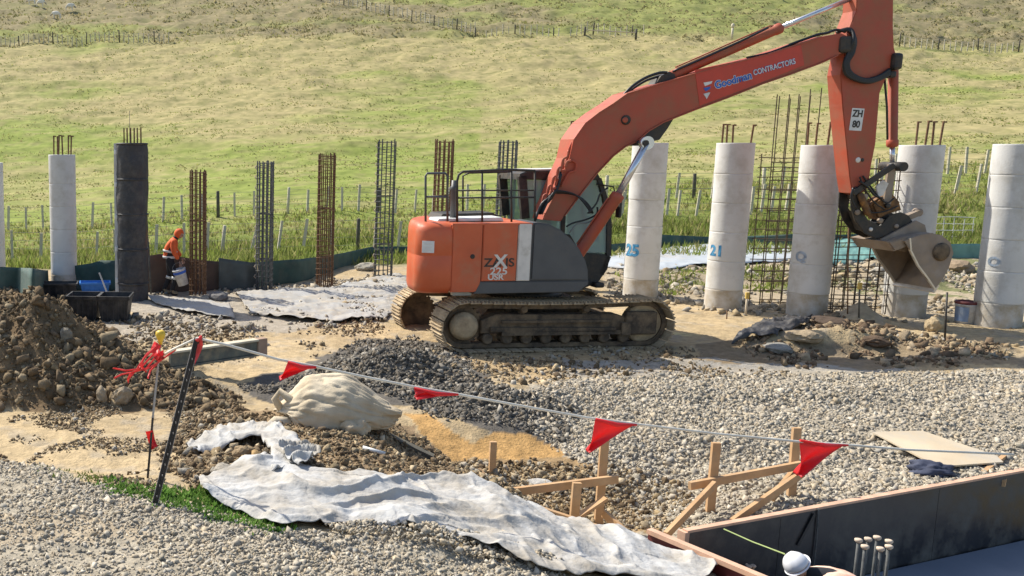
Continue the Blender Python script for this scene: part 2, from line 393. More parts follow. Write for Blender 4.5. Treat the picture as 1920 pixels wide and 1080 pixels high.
# ------------------------------------------------------------------ ground sheets
SITE_TAN = np.array([.49, .375, .22])
def zone_cols(u, v, X, Y):
    """what covers the ground where, plus one shadow band painted at right"""
    jit = (fbm(X * 1.6, Y * 1.6, 4, 21) - .5) * 60; jit2 = (fbm(X * 1.7, Y * 1.7, 4, 25) - .5) * 34
    uu = u + jit; vv = v + jit2
    n1 = fbm(X * .8, Y * .8, 4, 40)[..., None]; n2 = fbm(X * 5, Y * 5, 4, 44)[..., None]
    c = SITE_TAN * (.75 + .5 * n1)
    c = c * (1 - .4 * smooth(n2, .5, .75)) + np.array([.36, .33, .28]) * .4 * smooth(n2, .5, .75)
    def lay(mask, col, k=1.0):
        nonlocal c
        mk = (mask.astype(float) * k)[..., None]; c = c * (1 - mk) + np.array(col) * (.8 + .4 * n2) * mk
    lay(poly_in(uu, vv, [(-200, 570), (760, 520), (760, 600), (480, 625), (250, 640), (-200, 620)]), (.40, .36, .30), .8)
    lay(poly_in(uu, vv, [(700, 640), (1300, 640), (1500, 680), (1450, 720), (900, 700)]), (.47, .33, .17), .5)
    lay(poly_in(uu, vv, [(1100, 470), (1950, 450), (1950, 600), (1700, 605), (1150, 560)]), (.42, .35, .25), .8)
    lay(poly_in(uu, vv, [(1180, 515), (1950, 480), (1950, 560), (1180, 545)]) & (fbm(X * 1.2, Y * 1.2, 3, 60) > .5), (.15, .17, .06), .8)
    lay(poly_in(uu, vv, [(1300, 640), (1880, 640), (1950, 690), (1300, 690)]), (.13, .10, .075), .55)  # shadow of boom and machine, painted dark into the ground colour
    lay(poly_in(uu, vv, [(1050, 670), (1700, 690), (1500, 720), (1050, 700)]), (.38, .37, .34), .7)
    lay(poly_in(uu, vv, [(1000, 730), (1200, 705), (1500, 700), (2000, 700), (2000, 1100), (1200, 1100), (1150, 940), (1060, 860), (900, 790)]), (.40, .35, .27))
    lay(poly_in(uu, vv, [(440, 730), (600, 670), (690, 640), (780, 638), (870, 665), (950, 740), (1080, 780), (1040, 840), (930, 800), (760, 760), (500, 760)]), (.15, .135, .115))
    lay(poly_in(uu, vv, [(-50, 540), (100, 540), (300, 690), (450, 750), (330, 780), (-50, 760)]), (.20, .14, .08))
    lay(poly_in(uu, vv, [(340, 770), (700, 770), (850, 850), (900, 930), (500, 930), (330, 900)]), (.31, .22, .13))
    lay(poly_in(uu, vv, [(850, 855), (1150, 855), (1250, 920), (1250, 1000), (1000, 1000), (850, 930)]), (.34, .235, .125))
    o = poly_in(u + jit * .3, v + jit2 * .4, [(755, 775), (800, 775), (850, 815), (880, 830), (930, 805), (1000, 812), (1070, 852), (1000, 862), (850, 862), (790, 815)])
    lay(o, (.52, .315, .125))
    lay(poly_in(uu, vv, [(-400, 870), (60, 868), (290, 935), (520, 985), (760, 1000), (1010, 1060), (1100, 1200), (-400, 1300)]), (.41, .36, .275))
    lay(poly_in(uu, vv, [(-400, 950), (200, 960), (300, 1010), (-400, 1040)]), (.44, .34, .22), .5)
    return c
def wedge(name, a0, a1, na, ys, m, colf):
    A = np.linspace(a0, a1, na); YY, AA = np.meshgrid(ys, A, indexing='ij'); XX = AA * YY
    Z = ter(XX, YY); u, v = proj(XX, YY, Z); c = colf(u, v, XX, YY)
    V = np.stack([XX, YY, Z], -1).reshape(-1, 3); n = len(ys)
    i = np.arange(n - 1)[:, None] * na + np.arange(na - 1)[None]; i = i.ravel()
    return link(name, np_mesh(name, V, np.stack([i, i + 1, i + na + 1, i + na], -1), c.reshape(-1, 3), True), m)
ys1 = np.exp(np.arange(math.log(3.6), math.log(27.6), .0048)); ys1 = ys1[:-1]
ys2 = np.concatenate([[ys1[-1]], np.exp(np.arange(math.log(27.7), math.log(330), .0076))])
o = wedge('ground', -.42, 1.1, 560, ys1, 'ground', zone_cols); props(o, kind='structure')
def field_cols(u, v, X, Y):
    n = fbm(X * .07, Y * .10, 4, 70)[..., None]; n2 = fbm(X * .5, Y * 1.3, 4, 74)[..., None]; n3 = fbm(X * .9, Y * 3.0, 4, 77)[..., None]
    yel = np.array([.43, .36, .175]); grn = np.array([.275, .315, .08]); tan_ = np.array([.45, .355, .195]); olive = np.array([.31, .255, .145])
    vv = v[..., None]; uu = u[..., None]
    t = smooth(n + (vv - 215) / 480 + (n2 - .5) * .5 - .12 * (uu > 900) * smooth(vv, 100, 300), .35, .66)
    c = yel * (1 - t) + grn * t
    dry = smooth(n2, .52, .72) * .5; c = c * (1 - dry) + tan_ * dry
    hill = smooth(Y, 112, 118)[..., None]
    gp = smooth(n + np.exp(-((uu - 1250) / 300) ** 2) * .35 - .12 * (uu > 1600), .5, .72)
    hc = (olive * (1 - gp) + np.array([.29, .30, .10]) * gp) * (1 - .35 * smooth(n2, .5, .8)) + tan_ * .35 * smooth(n2, .5, .8) 
    c = c * (1 - hill) + hc * hill
    dk = smooth(n3, .56, .72) * .5; c = c * (1 - dk) + np.array([.17, .18, .06]) * dk
    lush = ((1 - smooth(Y, 36, 42)) * smooth(Y, 27, 29))[..., None] * .75
    c = c * (1 - lush) + np.array([.17, .20, .05]) * lush
    site = (1 - smooth(Y, 27.5, 29))[..., None]
    return c * (1 - site) + np.array([.33, .27, .17]) * site
o = wedge('pasture_hillside', -.42, 1.1, 370, ys2, 'field', field_cols); props(o, kind='structure')
o = link('outer_ground', np_mesh('outer_ground', [(-600, -400, -2.2), (600, -400, -2.2), (600, 600, -2.2), (-600, 600, -2.2)], [(0, 1, 2, 3)], np.array([.3, .25, .15])), 'ground'); props(o, kind='structure')

# ------------------------------------------------------------------ loose stones, clods, grass
bmi = bmesh.new(); bmesh.ops.create_icosphere(bmi, subdivisions=1, radius=1)
ICO_V = np.array([v.co[:] for v in bmi.verts]); ICO_F = np.array([[v.index for v in f.verts] for f in bmi.faces]); bmi.free()
VAR = []
CUBE_V = np.array([(x, y, z) for x in (-1, 1) for y in (-1, 1) for z in (-1, 1)]) * .62
CUBE_F = np.array([(0, 1, 3, 2), (4, 6, 7, 5), (0, 4, 5, 1), (2, 3, 7, 6), (0, 2, 6, 4), (1, 5, 7, 3)])
def shard(j, cuts, B=None):
    B = ICO_V if B is None else B
    q = B * (1 + (rng.random((len(B), 1)) - .5) * j) + (rng.random(B.shape) - .5) * j * .6
    for _ in range(cuts):
        n_ = rng.normal(size=3); n_ /= np.linalg.norm(n_); d_ = q @ n_ - rng.uniform(.35, .7); q = q - np.maximum(d_, 0)[:, None] * n_
    q = q * np.array([1, rng.uniform(.5, .95), rng.uniform(.35, .75)])
    return q / np.abs(q).max()
VAR = np.array([shard(.9, 2, CUBE_V) for k in range(40)])
VARC = np.array([shard(.95, 2) for k in range(40)])
def rand_rot(n, tilt=1.0):
    q = rng.normal(size=(n, 4)); q[:, 1:3] *= tilt; q /= np.linalg.norm(q, axis=1, keepdims=True)
    a, b, c, d = q.T
    return np.stack([np.stack([1 - 2 * (c * c + d * d), 2 * (b * c - a * d), 2 * (b * d + a * c)], -1),
                     np.stack([2 * (b * c + a * d), 1 - 2 * (b * b + d * d), 2 * (c * d - a * b)], -1),
                     np.stack([2 * (b * d - a * c), 2 * (c * d + a * b), 1 - 2 * (b * b + c * c)], -1)], -2)
def sample_region(poly, n, holes=(), dens=None, soft=1.0):
    us = [p[0] for p in poly]; vs = [p[1] for p in poly]; out = []
    got = 0; guard = 0
    ymax = max(at_z(u, v, 0).y if v > 300 else 200 for u, v in poly) + 1.5; ymin = min(at_z(u, v, 1.0).y for u, v in poly if v > 300) - .5
    while got < n and guard < 40:
        guard += 1
        k = max(n * 2, 4000); Y = rng.uniform(ymin, ymax, k)
        a = rng.uniform((min(us) - CX) / F - .03, (max(us) - CX) / F * 1.06 + .03, k)
        keep = rng.random(k) < Y / ymax; Y = Y[keep]; a = a[keep]; X = a * Y
        Z = ter(X, Y); u, v = proj(X, Y, Z)
        g_ = (fbm(X * 2.0, Y * 2.0, 3, 140) - .5) * 34 * soft; u = u + g_ + rng.normal(size=len(u)) * 5 * soft; v = v + g_ * .6 + rng.normal(size=len(u)) * 3 * soft
        ins = poly_in(u, v, poly)
        for h in holes: ins &= ~poly_in(u, v, h)
        ins &= Z > FLOOR_Z + .1
        if dens is not None: ins &= rng.random(len(X)) < dens(X, Y)
        out.append(np.stack([X, Y, Z], -1)[ins]); got += int(ins.sum())
    return np.concatenate(out)[:n]
def stones(name, P, sz, palette, m, sink=.3, tilt=1.0, kind='stuff', label=None, zo=0):
    P = P + np.array([0, 0, zo]); n = len(P); R3 = rand_rot(n, tilt); clod = m == 'clod'; T = (VARC if clod else VAR)[rng.integers(0, 40, n)] * (sz * (1 if clod else .96))[:, None, None]; nv_ = T.shape[1]; FF = ICO_F if clod else CUBE_F
    V = np.einsum('nij,nkj->nki', R3, T) + P[:, None, :]; V[:, :, 2] += (sz * (1 - 2 * sink) * .45)[:, None]
    Fc = FF[None] + (np.arange(n) * nv_)[:, None, None]
    pal = np.array(palette); c = pal[rng.integers(0, len(pal), n)] * rng.uniform(.75, 1.2, (n, 1)); c = np.repeat(c, nv_, 0)
    o = link(name, np_mesh(name, V.reshape(-1, 3), Fc.reshape(-1, FF.shape[1]), c), m)
    if kind: o['kind'] = kind
    if label: o['label'] = label
    return o
def lnsz(n, mu, sg, lo, hi): return np.clip(np.exp(rng.normal(math.log(mu), sg, n)), lo, hi)

G_GREY = [(.44, .385, .30), (.40, .355, .275), (.48, .42, .33), (.36, .32, .255), (.43, .355, .25), (.33, .30, .245), (.46, .39, .285), (.38, .35, .295), (.54, .485, .39)]
G_DARK = [(.115, .105, .09), (.16, .145, .12), (.085, .078, .066), (.22, .20, .17), (.14, .12, .095), (.33, .30, .25), (.20, .165, .12)]
G_BRN = [(.20, .145, .085), (.24, .175, .105), (.16, .115, .07), (.27, .205, .125), (.21, .155, .10), (.30, .24, .155)]
G_TAN = [(.46, .36, .22), (.38, .29, .18), (.52, .42, .28), (.32, .26, .18), (.44, .40, .33)]

pad = [(-420, 862), (0, 862), (70, 868), (150, 905), (290, 940), (520, 990), (760, 1002), (1010, 1060), (1240, 1150), (-420, 1200)]
P = sample_region(pad, 38000, dens=lambda X, Y: np.clip(.25 + 1.9 * (fbm(X * .9, Y * .9, 4, 82) - .28), .12, 1)); stones('gravel_pad_stones', P, lnsz(len(P), .0118, .5, .005, .045), G_GREY, 'stone', sink=.42, label='grey crushed stone of the raised pad nearest the viewer')
yard = [(960, 735), (1110, 712), (1300, 700), (1500, 705), (1700, 700), (1990, 700), (1990, 905), (1290, 1002), (1220, 1000), (1175, 930), (1120, 880), (1060, 850), (1000, 805)]
P = sample_region(yard, 62000, dens=lambda X, Y: np.clip(.12 + 2.4 * (fbm(X * .8, Y * .8, 4, 80) - .32) * smooth(-Y, -15.2, -13.5) + .25, 0, 1)); stones('crushed_stone', P, lnsz(len(P), .0165, .5, .006, .06), G_GREY, 'stone', sink=.42, label='loose crushed stone covering the yard right of the orange clay')
dark = [(585, 700), (630, 668), (680, 642), (780, 638), (870, 672), (900, 715), (1000, 740), (1090, 770), (1060, 830), (960, 800), (880, 790), (800, 775), (740, 740), (650, 720), (520, 735), (450, 735)]
P = sample_region(dark, 16000); stones('dark_stone_pile', P, lnsz(len(P), .0205, .5, .008, .07), G_DARK, 'stone', label='dark grey broken stone heaped behind the sack')
mound = [(-60, 530), (100, 535), (160, 590), (220, 630), (320, 690), (450, 745), (440, 768), (300, 765), (200, 762), (-60, 758)]
P = sample_region(mound, 21000); stones('spoil_clods', P, lnsz(len(P), .025, .68, .008, .12), G_BRN, 'clod', label='brown clods of the spoil mound at left')
P = sample_region(mound, 110); stones('spoil_lumps', P, lnsz(len(P), .10, .3, .07, .19), G_BRN, 'clod', sink=.1, label='larger lumps lying in the brown spoil mound')
berm = [(340, 800), (430, 770), (560, 780), (740, 800), (800, 830), (860, 880), (960, 945), (1060, 985), (1000, 990), (850, 930), (600, 900), (360, 915), (300, 870)]
P = sample_region(berm, 13000); stones('rubble_clods', P, lnsz(len(P), .0145, .65, .005, .07), G_BRN + G_BRN + G_TAN[:3], 'clod', label='brown rubble between the sack and the white sheet')
P = sample_region([(350, 790), (520, 790), (560, 880), (380, 920), (310, 880)], 60); stones('rubble_lumps', P, lnsz(len(P), .06, .3, .045, .11), G_TAN, 'clod', sink=.2, label='tan lumps under the crumpled end of the white sheet')
tanp = [(-60, 755), (330, 765), (430, 775), (330, 850), (290, 930), (160, 900), (-60, 865)]
P = sample_region(tanp, 3800, dens=lambda X, Y: smooth(fbm(X * 1.4, Y * 1.4, 3, 90), .42, .6)); stones('clay_crumbs', P, lnsz(len(P), .014, .5, .006, .045), G_TAN + G_BRN, 'clod', label='crumbs of clay on the tan track')
site_ = [(200, 600), (700, 600), (760, 660), (1300, 640), (1900, 620), (1900, 700), (900, 720), (500, 670), (300, 690)]
P = sample_region(site_, 6500, dens=lambda X, Y: smooth(fbm(X * .8, Y * .8, 3, 92), .4, .62)); stones('site_crumbs', P, lnsz(len(P), .024, .55, .01, .085), G_TAN + G_BRN, 'clod', label='crumbs of clay and stone round the excavator')
heap = [(1370, 640), (1440, 610), (1540, 595), (1640, 610), (1740, 640), (1880, 655), (1880, 680), (1500, 690), (1400, 670)]
P = sample_region(heap, 3200, dens=lambda X, Y: smooth(fbm(X * .9, Y * .9, 3, 99), .35, .55)); stones('heap_clods', P, lnsz(len(P), .028, .65, .01, .14), [(.24, .17, .11), (.17, .12, .08), (.42, .33, .22), (.33, .25, .16)], 'clod', label='dark clods of the low heap below the bucket')
back = [(1140, 500), (1330, 490), (1500, 490), (1880, 470), (1880, 610), (1700, 600), (1500, 600), (1150, 560)]
P = sample_region(back, 3800, dens=lambda X, Y: smooth(fbm(X * .7, Y * .7, 3, 95), .35, .6)); stones('rubble_behind_columns', P, lnsz(len(P), .05, .55, .02, .17), G_TAN + G_GREY, 'clod', label='broken clay and stone behind the right hand columns')
backl = [(240, 555), (480, 540), (760, 520), (760, 600), (470, 620), (250, 610)]
P = sample_region(backl, 3000, dens=lambda X, Y: smooth(fbm(X * .8, Y * .8, 3, 96), .4, .6)); stones('rubble_by_cages', P, lnsz(len(P), .04, .5, .015, .13), G_TAN + G_GREY + [(.2, .2, .19)], 'clod', label='grey rubble round the feet of the rebar cages')
pit = [(845, 870), (1000, 865), (1180, 880), (1280, 900), (1290, 990), (1180, 1000), (1060, 980), (930, 930)]
P = sample_region(pit, 7500); stones('pit_clods', P, lnsz(len(P), .0145, .65, .005, .07), G_BRN[:3] + G_TAN[:3] + [(.4, .3, .17)] + G_GREY[:2], 'clod', label='brown clods in the dug hollow under the timber frames')

P = sample_region([(600, 990), (760, 968), (850, 975), (1010, 1025), (1100, 1062), (900, 1052), (760, 1014), (640, 1004)], 3500); stones('gravel_spill', P, lnsz(len(P), .013, .45, .006, .035), G_GREY, 'stone', label='crushed stone spilled over the lower edge of the white sheet', zo=.045)
P = sample_region([(440, 553), (640, 540), (775, 525), (770, 570), (720, 604), (560, 604), (470, 592)], 1500, dens=lambda X, Y: smooth(fbm(X * 1.1, Y * 1.1, 3, 97), .45, .6)); stones('rubble_on_sheet', P, lnsz(len(P), .022, .5, .01, .08), G_GREY + [(.2, .19, .17)], 'stone', label='stones lying on the grey ground sheet by the cages', zo=.06)
def blades(name, P, h, palette, per=5, wdt=.02, spread=.12, label=None):
    n = len(P) * per; base = np.repeat(P, per, 0); hh = np.repeat(h, per) * rng.uniform(.5, 1.2, n)
    base = base + np.concatenate([rng.normal(size=(n, 2)) * spread * np.repeat(h / h.mean(), per)[:, None], np.zeros((n, 1))], 1)
    base[:, 2] = ter(base[:, 0], base[:, 1]) - .01
    an = rng.uniform(0, 2 * math.pi, n); ww = wdt * hh / hh.mean() * rng.uniform(.6, 1.5, n)
    dx = np.stack([np.cos(an), np.sin(an), np.zeros(n)], -1) * ww[:, None]
    lean = rng.normal(size=(n, 2)) * .35 * hh[:, None]
    top = base + np.concatenate([lean, hh[:, None]], 1)
    V = np.stack([base - dx, base + dx, top], 1).reshape(-1, 3)
    pal = np.array(palette); c = pal[np.repeat(rng.integers(0, len(pal), len(P)), per)] * rng.uniform(.75, 1.25, (n, 1)); c = np.repeat(c, 3, 0)
    o = link(name, np_mesh(name, V, np.arange(n * 3).reshape(-1, 3), c), 'grass'); o['kind'] = 'stuff'
    if label: o['label'] = label
def far_points(n, y0, y1, dens=None):
    Y = np.exp(rng.uniform(math.log(y0), math.log(y1), n)); a = rng.uniform(-.3, .98, n); X = a * Y
    if dens is not None:
        k = rng.random(n) < dens(X, Y); X = X[k]; Y = Y[k]
    return np.stack([X, Y, ter(X, Y)], -1)
GL = [(.25, .31, .07), (.30, .34, .09), (.20, .25, .055), (.38, .35, .14), (.15, .17, .045)]
GF = [(.36, .37, .12), (.42, .38, .17), (.28, .33, .09), (.46, .40, .21), (.24, .25, .09)]
def gdens(X, Y): return np.clip(.25 + 1.8 * (fbm(X * .35, Y * .9, 3, 101) - .3), .05, 1)
P = far_points(15000, 28.0, 35.5, gdens); blades('long_grass', P, rng.uniform(.10, .34, len(P)) * (.6 + .8 * fbm(P[:, 0] * .6, P[:, 1] * .9, 3, 111)), GL, 6, .020, .13, 'long bright green grass round the lower fence')
P = far_points(13000, 34.5, 44, gdens); blades('dry_grass', P, rng.uniform(.06, .24, len(P)) * (.5 + fbm(P[:, 0] * .5, P[:, 1] * .8, 3, 113)), GL[:2] + [(.40, .36, .15), (.44, .38, .19), (.32, .33, .10)], 5, .024, .16, 'drier yellow green grass round the upper fence')
P = far_points(26000, 42, 113, lambda X, Y: smooth(fbm(X * .22, Y * 1.0, 4, 103), .40, .60)); blades('pasture_tufts', P, rng.uniform(.03, .10, len(P)) * np.interp(P[:, 1], [38, 110], [.9, 1.6]), GF, 4, .05, .25, 'tufts of the grazed pasture')
P = far_points(12000, 113, 160, lambda X, Y: smooth(fbm(X * .3, Y * .8, 4, 105), .4, .6)); blades('hill_tussocks', P, rng.uniform(.12, .32, len(P)), [(.34, .30, .15), (.40, .34, .18), (.28, .28, .10), (.22, .20, .10)], 5, .10, .4, 'rough tussocks on the hill above the far fence')
weed = [(190, 905), (290, 912), (420, 925), (520, 975), (530, 995), (430, 985), (330, 950), (200, 925)]
P = sample_region(weed, 620)
blades('weeds', P, rng.uniform(.02, .055, len(P)), [(.14, .27, .05), (.20, .34, .08), (.10, .20, .04)], 8, .012, .035, 'small green weeds along the foot of the black stake')
P = sample_region([(60, 875), (200, 895), (200, 920), (90, 900)], 90); blades('sparse_weeds', P, rng.uniform(.02, .05, len(P)), [(.14, .18, .05)], 5, .008, .03, 'sparse weeds on the edge of the gravel pad')
P = sample_region([(1180, 515), (1480, 500), (1480, 545), (1180, 550)], 500); blades('weeds_behind_columns', P, rng.uniform(.06, .16, len(P)), GL[:3] + [(.3, .27, .12)], 6, .02, .1, 'low weeds on the bank behind the columns')
# ------------------------------------------------------------------ excavator
EH = R(4.0); HX = Vector((math.cos(EH), math.sin(EH), 0)); HY = Vector((-HX.y, HX.x, 0)); CAMP = Vector((0, 0, CAM_H))
def hit(u, v, p0, n):
    d = ray(u, v); return CAMP + d * ((p0 - CAMP).dot(n) / d.dot(n))
_p = at_z(870, 662, 0.0)
_a = hit(829, 618, _p, HY); _b = hit(1266, 605, _p, HY)
TLEN = (_b - _a).dot(HX)
EO = (_a + _b) / 2 + HY * 1.49; EO.z = 0.0
def L(u, v, y):
    p = hit(u, v, EO + HY * y, HY) - EO
    return (p.dot(HX), p.z)
def L3(u, v, y):
    x, z = L(u, v, y); return Vector((x, y, z))
EX = empty('hydraulic_excavator', EO, EH, 'orange and dark grey tracked excavator with raised boom standing on the clay site', 'excavator')
SH_W, RT = .60, .43
xr, xf = -TLEN / 2 + RT, TLEN / 2 - RT
per = 2 * (xf - xr) + 2 * math.pi * RT; NS = 46
def belt(s, r=RT):
    s = s % per; st = xf - xr
    if s < st: return (xr + s, RT - r, 0)                     # bottom, going forward
    s -= st
    if s < math.pi * RT: t = s / RT; return (xf + r * math.sin(t), RT - r * math.cos(t), -t)
    s -= math.pi * RT
    if s < st:
        sag = -.035 * math.sin(math.pi * s / st) ; return (xf - s, RT + r + sag, -math.pi)
    s -= st; t = s / RT; return (xr - r * math.sin(t), RT + r * math.cos(t), -math.pi - t)
mb = MB(); mb.box((0, 0, 0), (.172, SH_W, .022), bev=.004)
for gx in (-.06, .0, .06): mb.box((gx, 0, -.024), (.014, SH_W - .02, .03))
shoe_me = mb.mesh('track_shoe'); shoe_me.materials.append(M['track'])
for side, yc in ((0, -1.19), (1, 1.19)):
    zoff = 0.0 if side == 0 else -.16
    mb = MB()
    N_ = 92
    A = [belt(i * per / N_, RT - .045) for i in range(N_)]; B = [belt(i * per / N_, RT - .12) for i in range(N_)]
    for s_ in (0,):
        for i in range(N_):
            p = A[i]; q = A[(i + 1) % N_]; p2 = B[i]; q2 = B[(i + 1) % N_]
            y0, y1 = s_ - .11, s_ + .11
            vs = [mb.bm.verts.new((a[0], y, a[1])) for y in (y0, y1) for a in (p, q, q2, p2)]
            for f in ((0, 1, 2, 3), (7, 6, 5, 4), (0, 4, 5, 1), (3, 2, 6, 7)): mb.bm.faces.new([vs[k] for k in f])
    tr = mb.build('track', 'trackdark', EX, (0, yc, zoff))
    for i in range(NS):
        x, z, t = belt((i + .5) * per / NS, RT - .012)
        sh = bpy.data.objects.new('track_shoe', shoe_me); COL.objects.link(sh); sh.parent = tr; sh.location = (x, 0, z); sh.rotation_euler = (0, t, 0)
    # side frame with steps, tension housing, guards
    mb = MB(); s = -1 if side == 0 else 1
    mb.prism([(xr + .30, .30), (xf - .30, .27), (xf - .25, .52), (xf - .5, .60), (xr + .55, .62), (xr + .30, .52)], -.14, .14, .012)
    mb.prism([(xr + .45, .34), (xf - .55, .31), (xf - .55, .38), (xr + .45, .41)], s * .14, s * .20)
    mb.box((.0, s * .17, .50), (1.9, .05, .045)); mb.box((.15, s * .18, .30), (2.2, .04, .07))
    mb.box((xf - .1, s * .14, .45), (.55, .12, .40), bev=.03); mb.box((xf - .38, s * .2, .36), (.16, .05, .22), bev=.01)
    mb.build('track_frame', 'trackdark', tr)
    for k in range(8):
        x = xr + .42 + k * (xf - xr - .8) / 7
        mb = MB(); mb.lathe((x, -.16, .20), [(.075, 0), (.095, .02), (.095, .09), (.06, .10), (.06, .22), (.095, .23), (.095, .30), (.075, .32)], 18, (0, 1, 0)); mb.build('track_roller', 'trackdark', tr)
    for k, x in enumerate((-.55, .55)):
        mb = MB(); mb.lathe((x, -.14, .70), [(.05, 0), (.065, .02), (.065, .26), (.05, .28)], 16, (0, 1, 0)); mb.box((x, 0, .63), (.08, .1, .12)); mb.build('carrier_roller', 'trackdark', tr)
    # rear travel motor and sprocket, front idler
    mb = MB(); ys_ = s * .02
    mb.lathe((xr, -.045, RT), [(.33, 0), (.33, .09)], 22, (0, 1, 0), False)
    for k in range(22):
        a = 2 * math.pi * k / 22; mb.box((xr + .335 * math.cos(a), 0, RT + .335 * math.sin(a)), (.05, .08, .045), Matrix.Rotation(-a, 4, 'Y'))
    mb.build('sprocket', 'trackdark', tr)
    mb = MB(); mb.lathe((xr, s * .04, RT), [(.24, 0), (.24, .12), (.21, .16), (.19, .20), (.15, .215), (.05, .22)], 28, (0, s, 0))
    for k in range(10):
        a = 2 * math.pi * k / 10; mb.lathe((xr + .215 * math.cos(a), s * .15, RT + .215 * math.sin(a)), [(.014, 0), (.014, .03)], 6, (0, s, 0))
    mb.build('travel_motor', 'track', tr)
    mb = MB(); mb.lathe((xf, -.08, RT), [(.30, 0), (.345, .02), (.345, .06), (.30, .07), (.30, .09), (.345, .10), (.345, .14), (.30, .16)], 32, (0, 1, 0))
    mb.lathe((xf, -.13, RT), [(.11, 0), (.13, .02), (.13, .24), (.11, .26)], 20, (0, 1, 0)); mb.build('idler_wheel', 'track', tr)
mb = MB()
mb.prism([(-1.0, .42), (1.0, .42), (.75, .78), (-.75, .78)], -.7, .7, .03)
for sx in (-1, 1):
    for sy in (-1, 1): mb.bar((sx * .55, sy * .5, .6), (sx * 1.05, sy * 1.1, .42), .3, .26)
mb.build('car_body', 'trackdark', EX)
mb = MB(); mb.lathe((0, 0, .76), [(.62, 0), (.66, .02), (.66, .10), (.60, .12), (.60, .2)], 48); mb.build('slewing_ring', 'black', EX)

YN = -1.30                                              # plane of the near side panels
zb = .98
X_CW = L(846, 500, YN)[0]; X_D1 = L(903, 500, YN)[0]; X_D2 = L(969, 500, YN)[0]; X_S = L(995, 500, YN)[0]; X_G = L(1103, 510, YN)[0]
Z_TOP = L(900, 419, YN)[1]; Z_BOT = L(900, 551, YN)[1]; Z_SK = L(940, 527, YN)[1]
# counterweight with its rounded tail
XT = L(762, 480, -.2)[0]
KT = .38
def tail(XT):
    ol = [(X_CW, -1.30), (X_CW - .012, -1.30)]; r_ = .26
    for k in range(10):
        a = math.pi / 2 * k / 9; ol.append((XT + r_ - r_ * math.sin(a), -1.30 + r_ - r_ * math.cos(a)))
    for k in range(1, 25):
        y = -1.04 + 2.34 * k / 24; ol.append((XT + KT * max(0, y + .85) ** 2, y))
    return ol
XT = X_CW - 1.2
for _ in range(400):
    ol = tail(XT); um = min(float(proj((EO + HX * a_ + HY * b_).x, (EO + HX * a_ + HY * b_).y, 1.5)[0]) for a_, b_ in ol)
    if um > 763: break
    XT += .005
def slab_ring(bm, outline, levels):
    rings = []
    for (z, ins) in levels:
        cx = X_CW; rings.append([bm.verts.new((cx + (x - cx) * (1 - ins / 1.1), y * (1 - ins / 1.3), z)) for x, y in outline])
    n = len(outline)
    for A, B in zip(rings, rings[1:]):
        for k in range(n):
            f = bm.faces.new((A[k], A[(k + 1) % n], B[(k + 1) % n], B[k])); f.smooth = True
    bm.faces.new(rings[0][::-1]); bm.faces.new(rings[-1])
YB = math.sqrt((X_CW - XT) / KT) - .85 - .03; XB = XT + KT * 2.15 ** 2 + .05
mb = MB(); slab_ring(mb.bm, ol, [(Z_BOT + .0, .12), (Z_BOT + .05, .04), (Z_BOT + .12, .0), (Z_TOP - .55, .0), (Z_TOP - .54, .006), (Z_TOP - .53, .0), (Z_TOP - .14, .01), (Z_TOP - .07, .035), (Z_TOP - .02, .09), (Z_TOP + .015, .20)])
cw = mb.build('counterweight', 'orange', EX)
# panels
def panel(name, x0, x1, z0, z1, m, y=YN, t=.05, bev=.012, parent=EX):
    mb = MB(); mb.prism([(x0 + .006, z0), (x1 - .006, z0), (x1 - .006, z1), (x0 + .006, z1)], y, y + t, bev); return mb.build(name, m, parent)
d1 = panel('engine_door', X_CW, X_D1, Z_BOT + .03, Z_TOP, 'orange')
d2 = panel('engine_door', X_D1, X_D2, Z_SK, Z_TOP, 'orange')
panel('stripe_panel', X_D2, X_S, Z_SK, Z_TOP + .0, 'cream')
gp = [(X_S + .006, Z_SK)] + [L(u, v, YN) for u, v in ((1104, 527), (1104, 508), (1099, 489), (1088, 468), (1072, 448), (1052, 431), (1030, 420), (1010, 417))] + [(X_S + .006, Z_TOP)]
mb = MB(); mb.prism(gp, YN, YN + .82, .03); mb.build('side_cover', 'cgrey', EX)
mb = MB(); mb.prism([(X_D1 - .12, Z_BOT + .0), L(1085, 547, YN), L(1103, 533, YN), (L(1103, 533, YN)[0], Z_SK - .012), (X_D1 - .02, Z_SK - .012)], YN - .006, YN + .8, .012); mb.build('lower_skirt', 'cgrey', EX)
mb = MB(); mb.prism([(X_CW, Z_TOP - .03), (X_CW, Z_BOT + .05), (X_G - .1, Z_BOT + .05), (X_G - .1, Z_SK), (X_S + .1, Z_SK), (X_S + .1, Z_TOP - .03)], YN + .055, YB - .05); mb.prism([(XB, Z_TOP - .035), (XB, Z_BOT + .06), (X_G - .11, Z_BOT + .06), (X_G - .11, Z_SK), (X_S + .11, Z_SK), (X_S + .11, Z_TOP - .035)], YB - .06, 1.25); mb.build('engine_housing', 'cgrey', EX)
mb = MB(); mb.prism([(X_CW, Z_TOP - .03), (X_CW, Z_TOP + .0), (X_S, Z_TOP + .0), (X_S, Z_TOP - .03)], YN + .003, YB); mb.build('deck_plate', 'orange', EX)
mb = MB(); mb.prism([(X_CW + .05, Z_TOP), (X_CW + .12, Z_TOP + .10), (X_D2 - .1, Z_TOP + .12), (X_D2 + .05, Z_TOP)], -.45, YB - .1, .02); mb.build('engine_hood', 'black', EX)
mb = MB(); mb.prism([(X_CW - .15, Z_TOP + .01), (X_CW - .12, Z_TOP + .055), (X_D2 - .15, Z_TOP + .075), (X_D2 - .12, Z_TOP + .01)], -.95, -.47, .01); mb.build('tread_plate', 'white', EX)
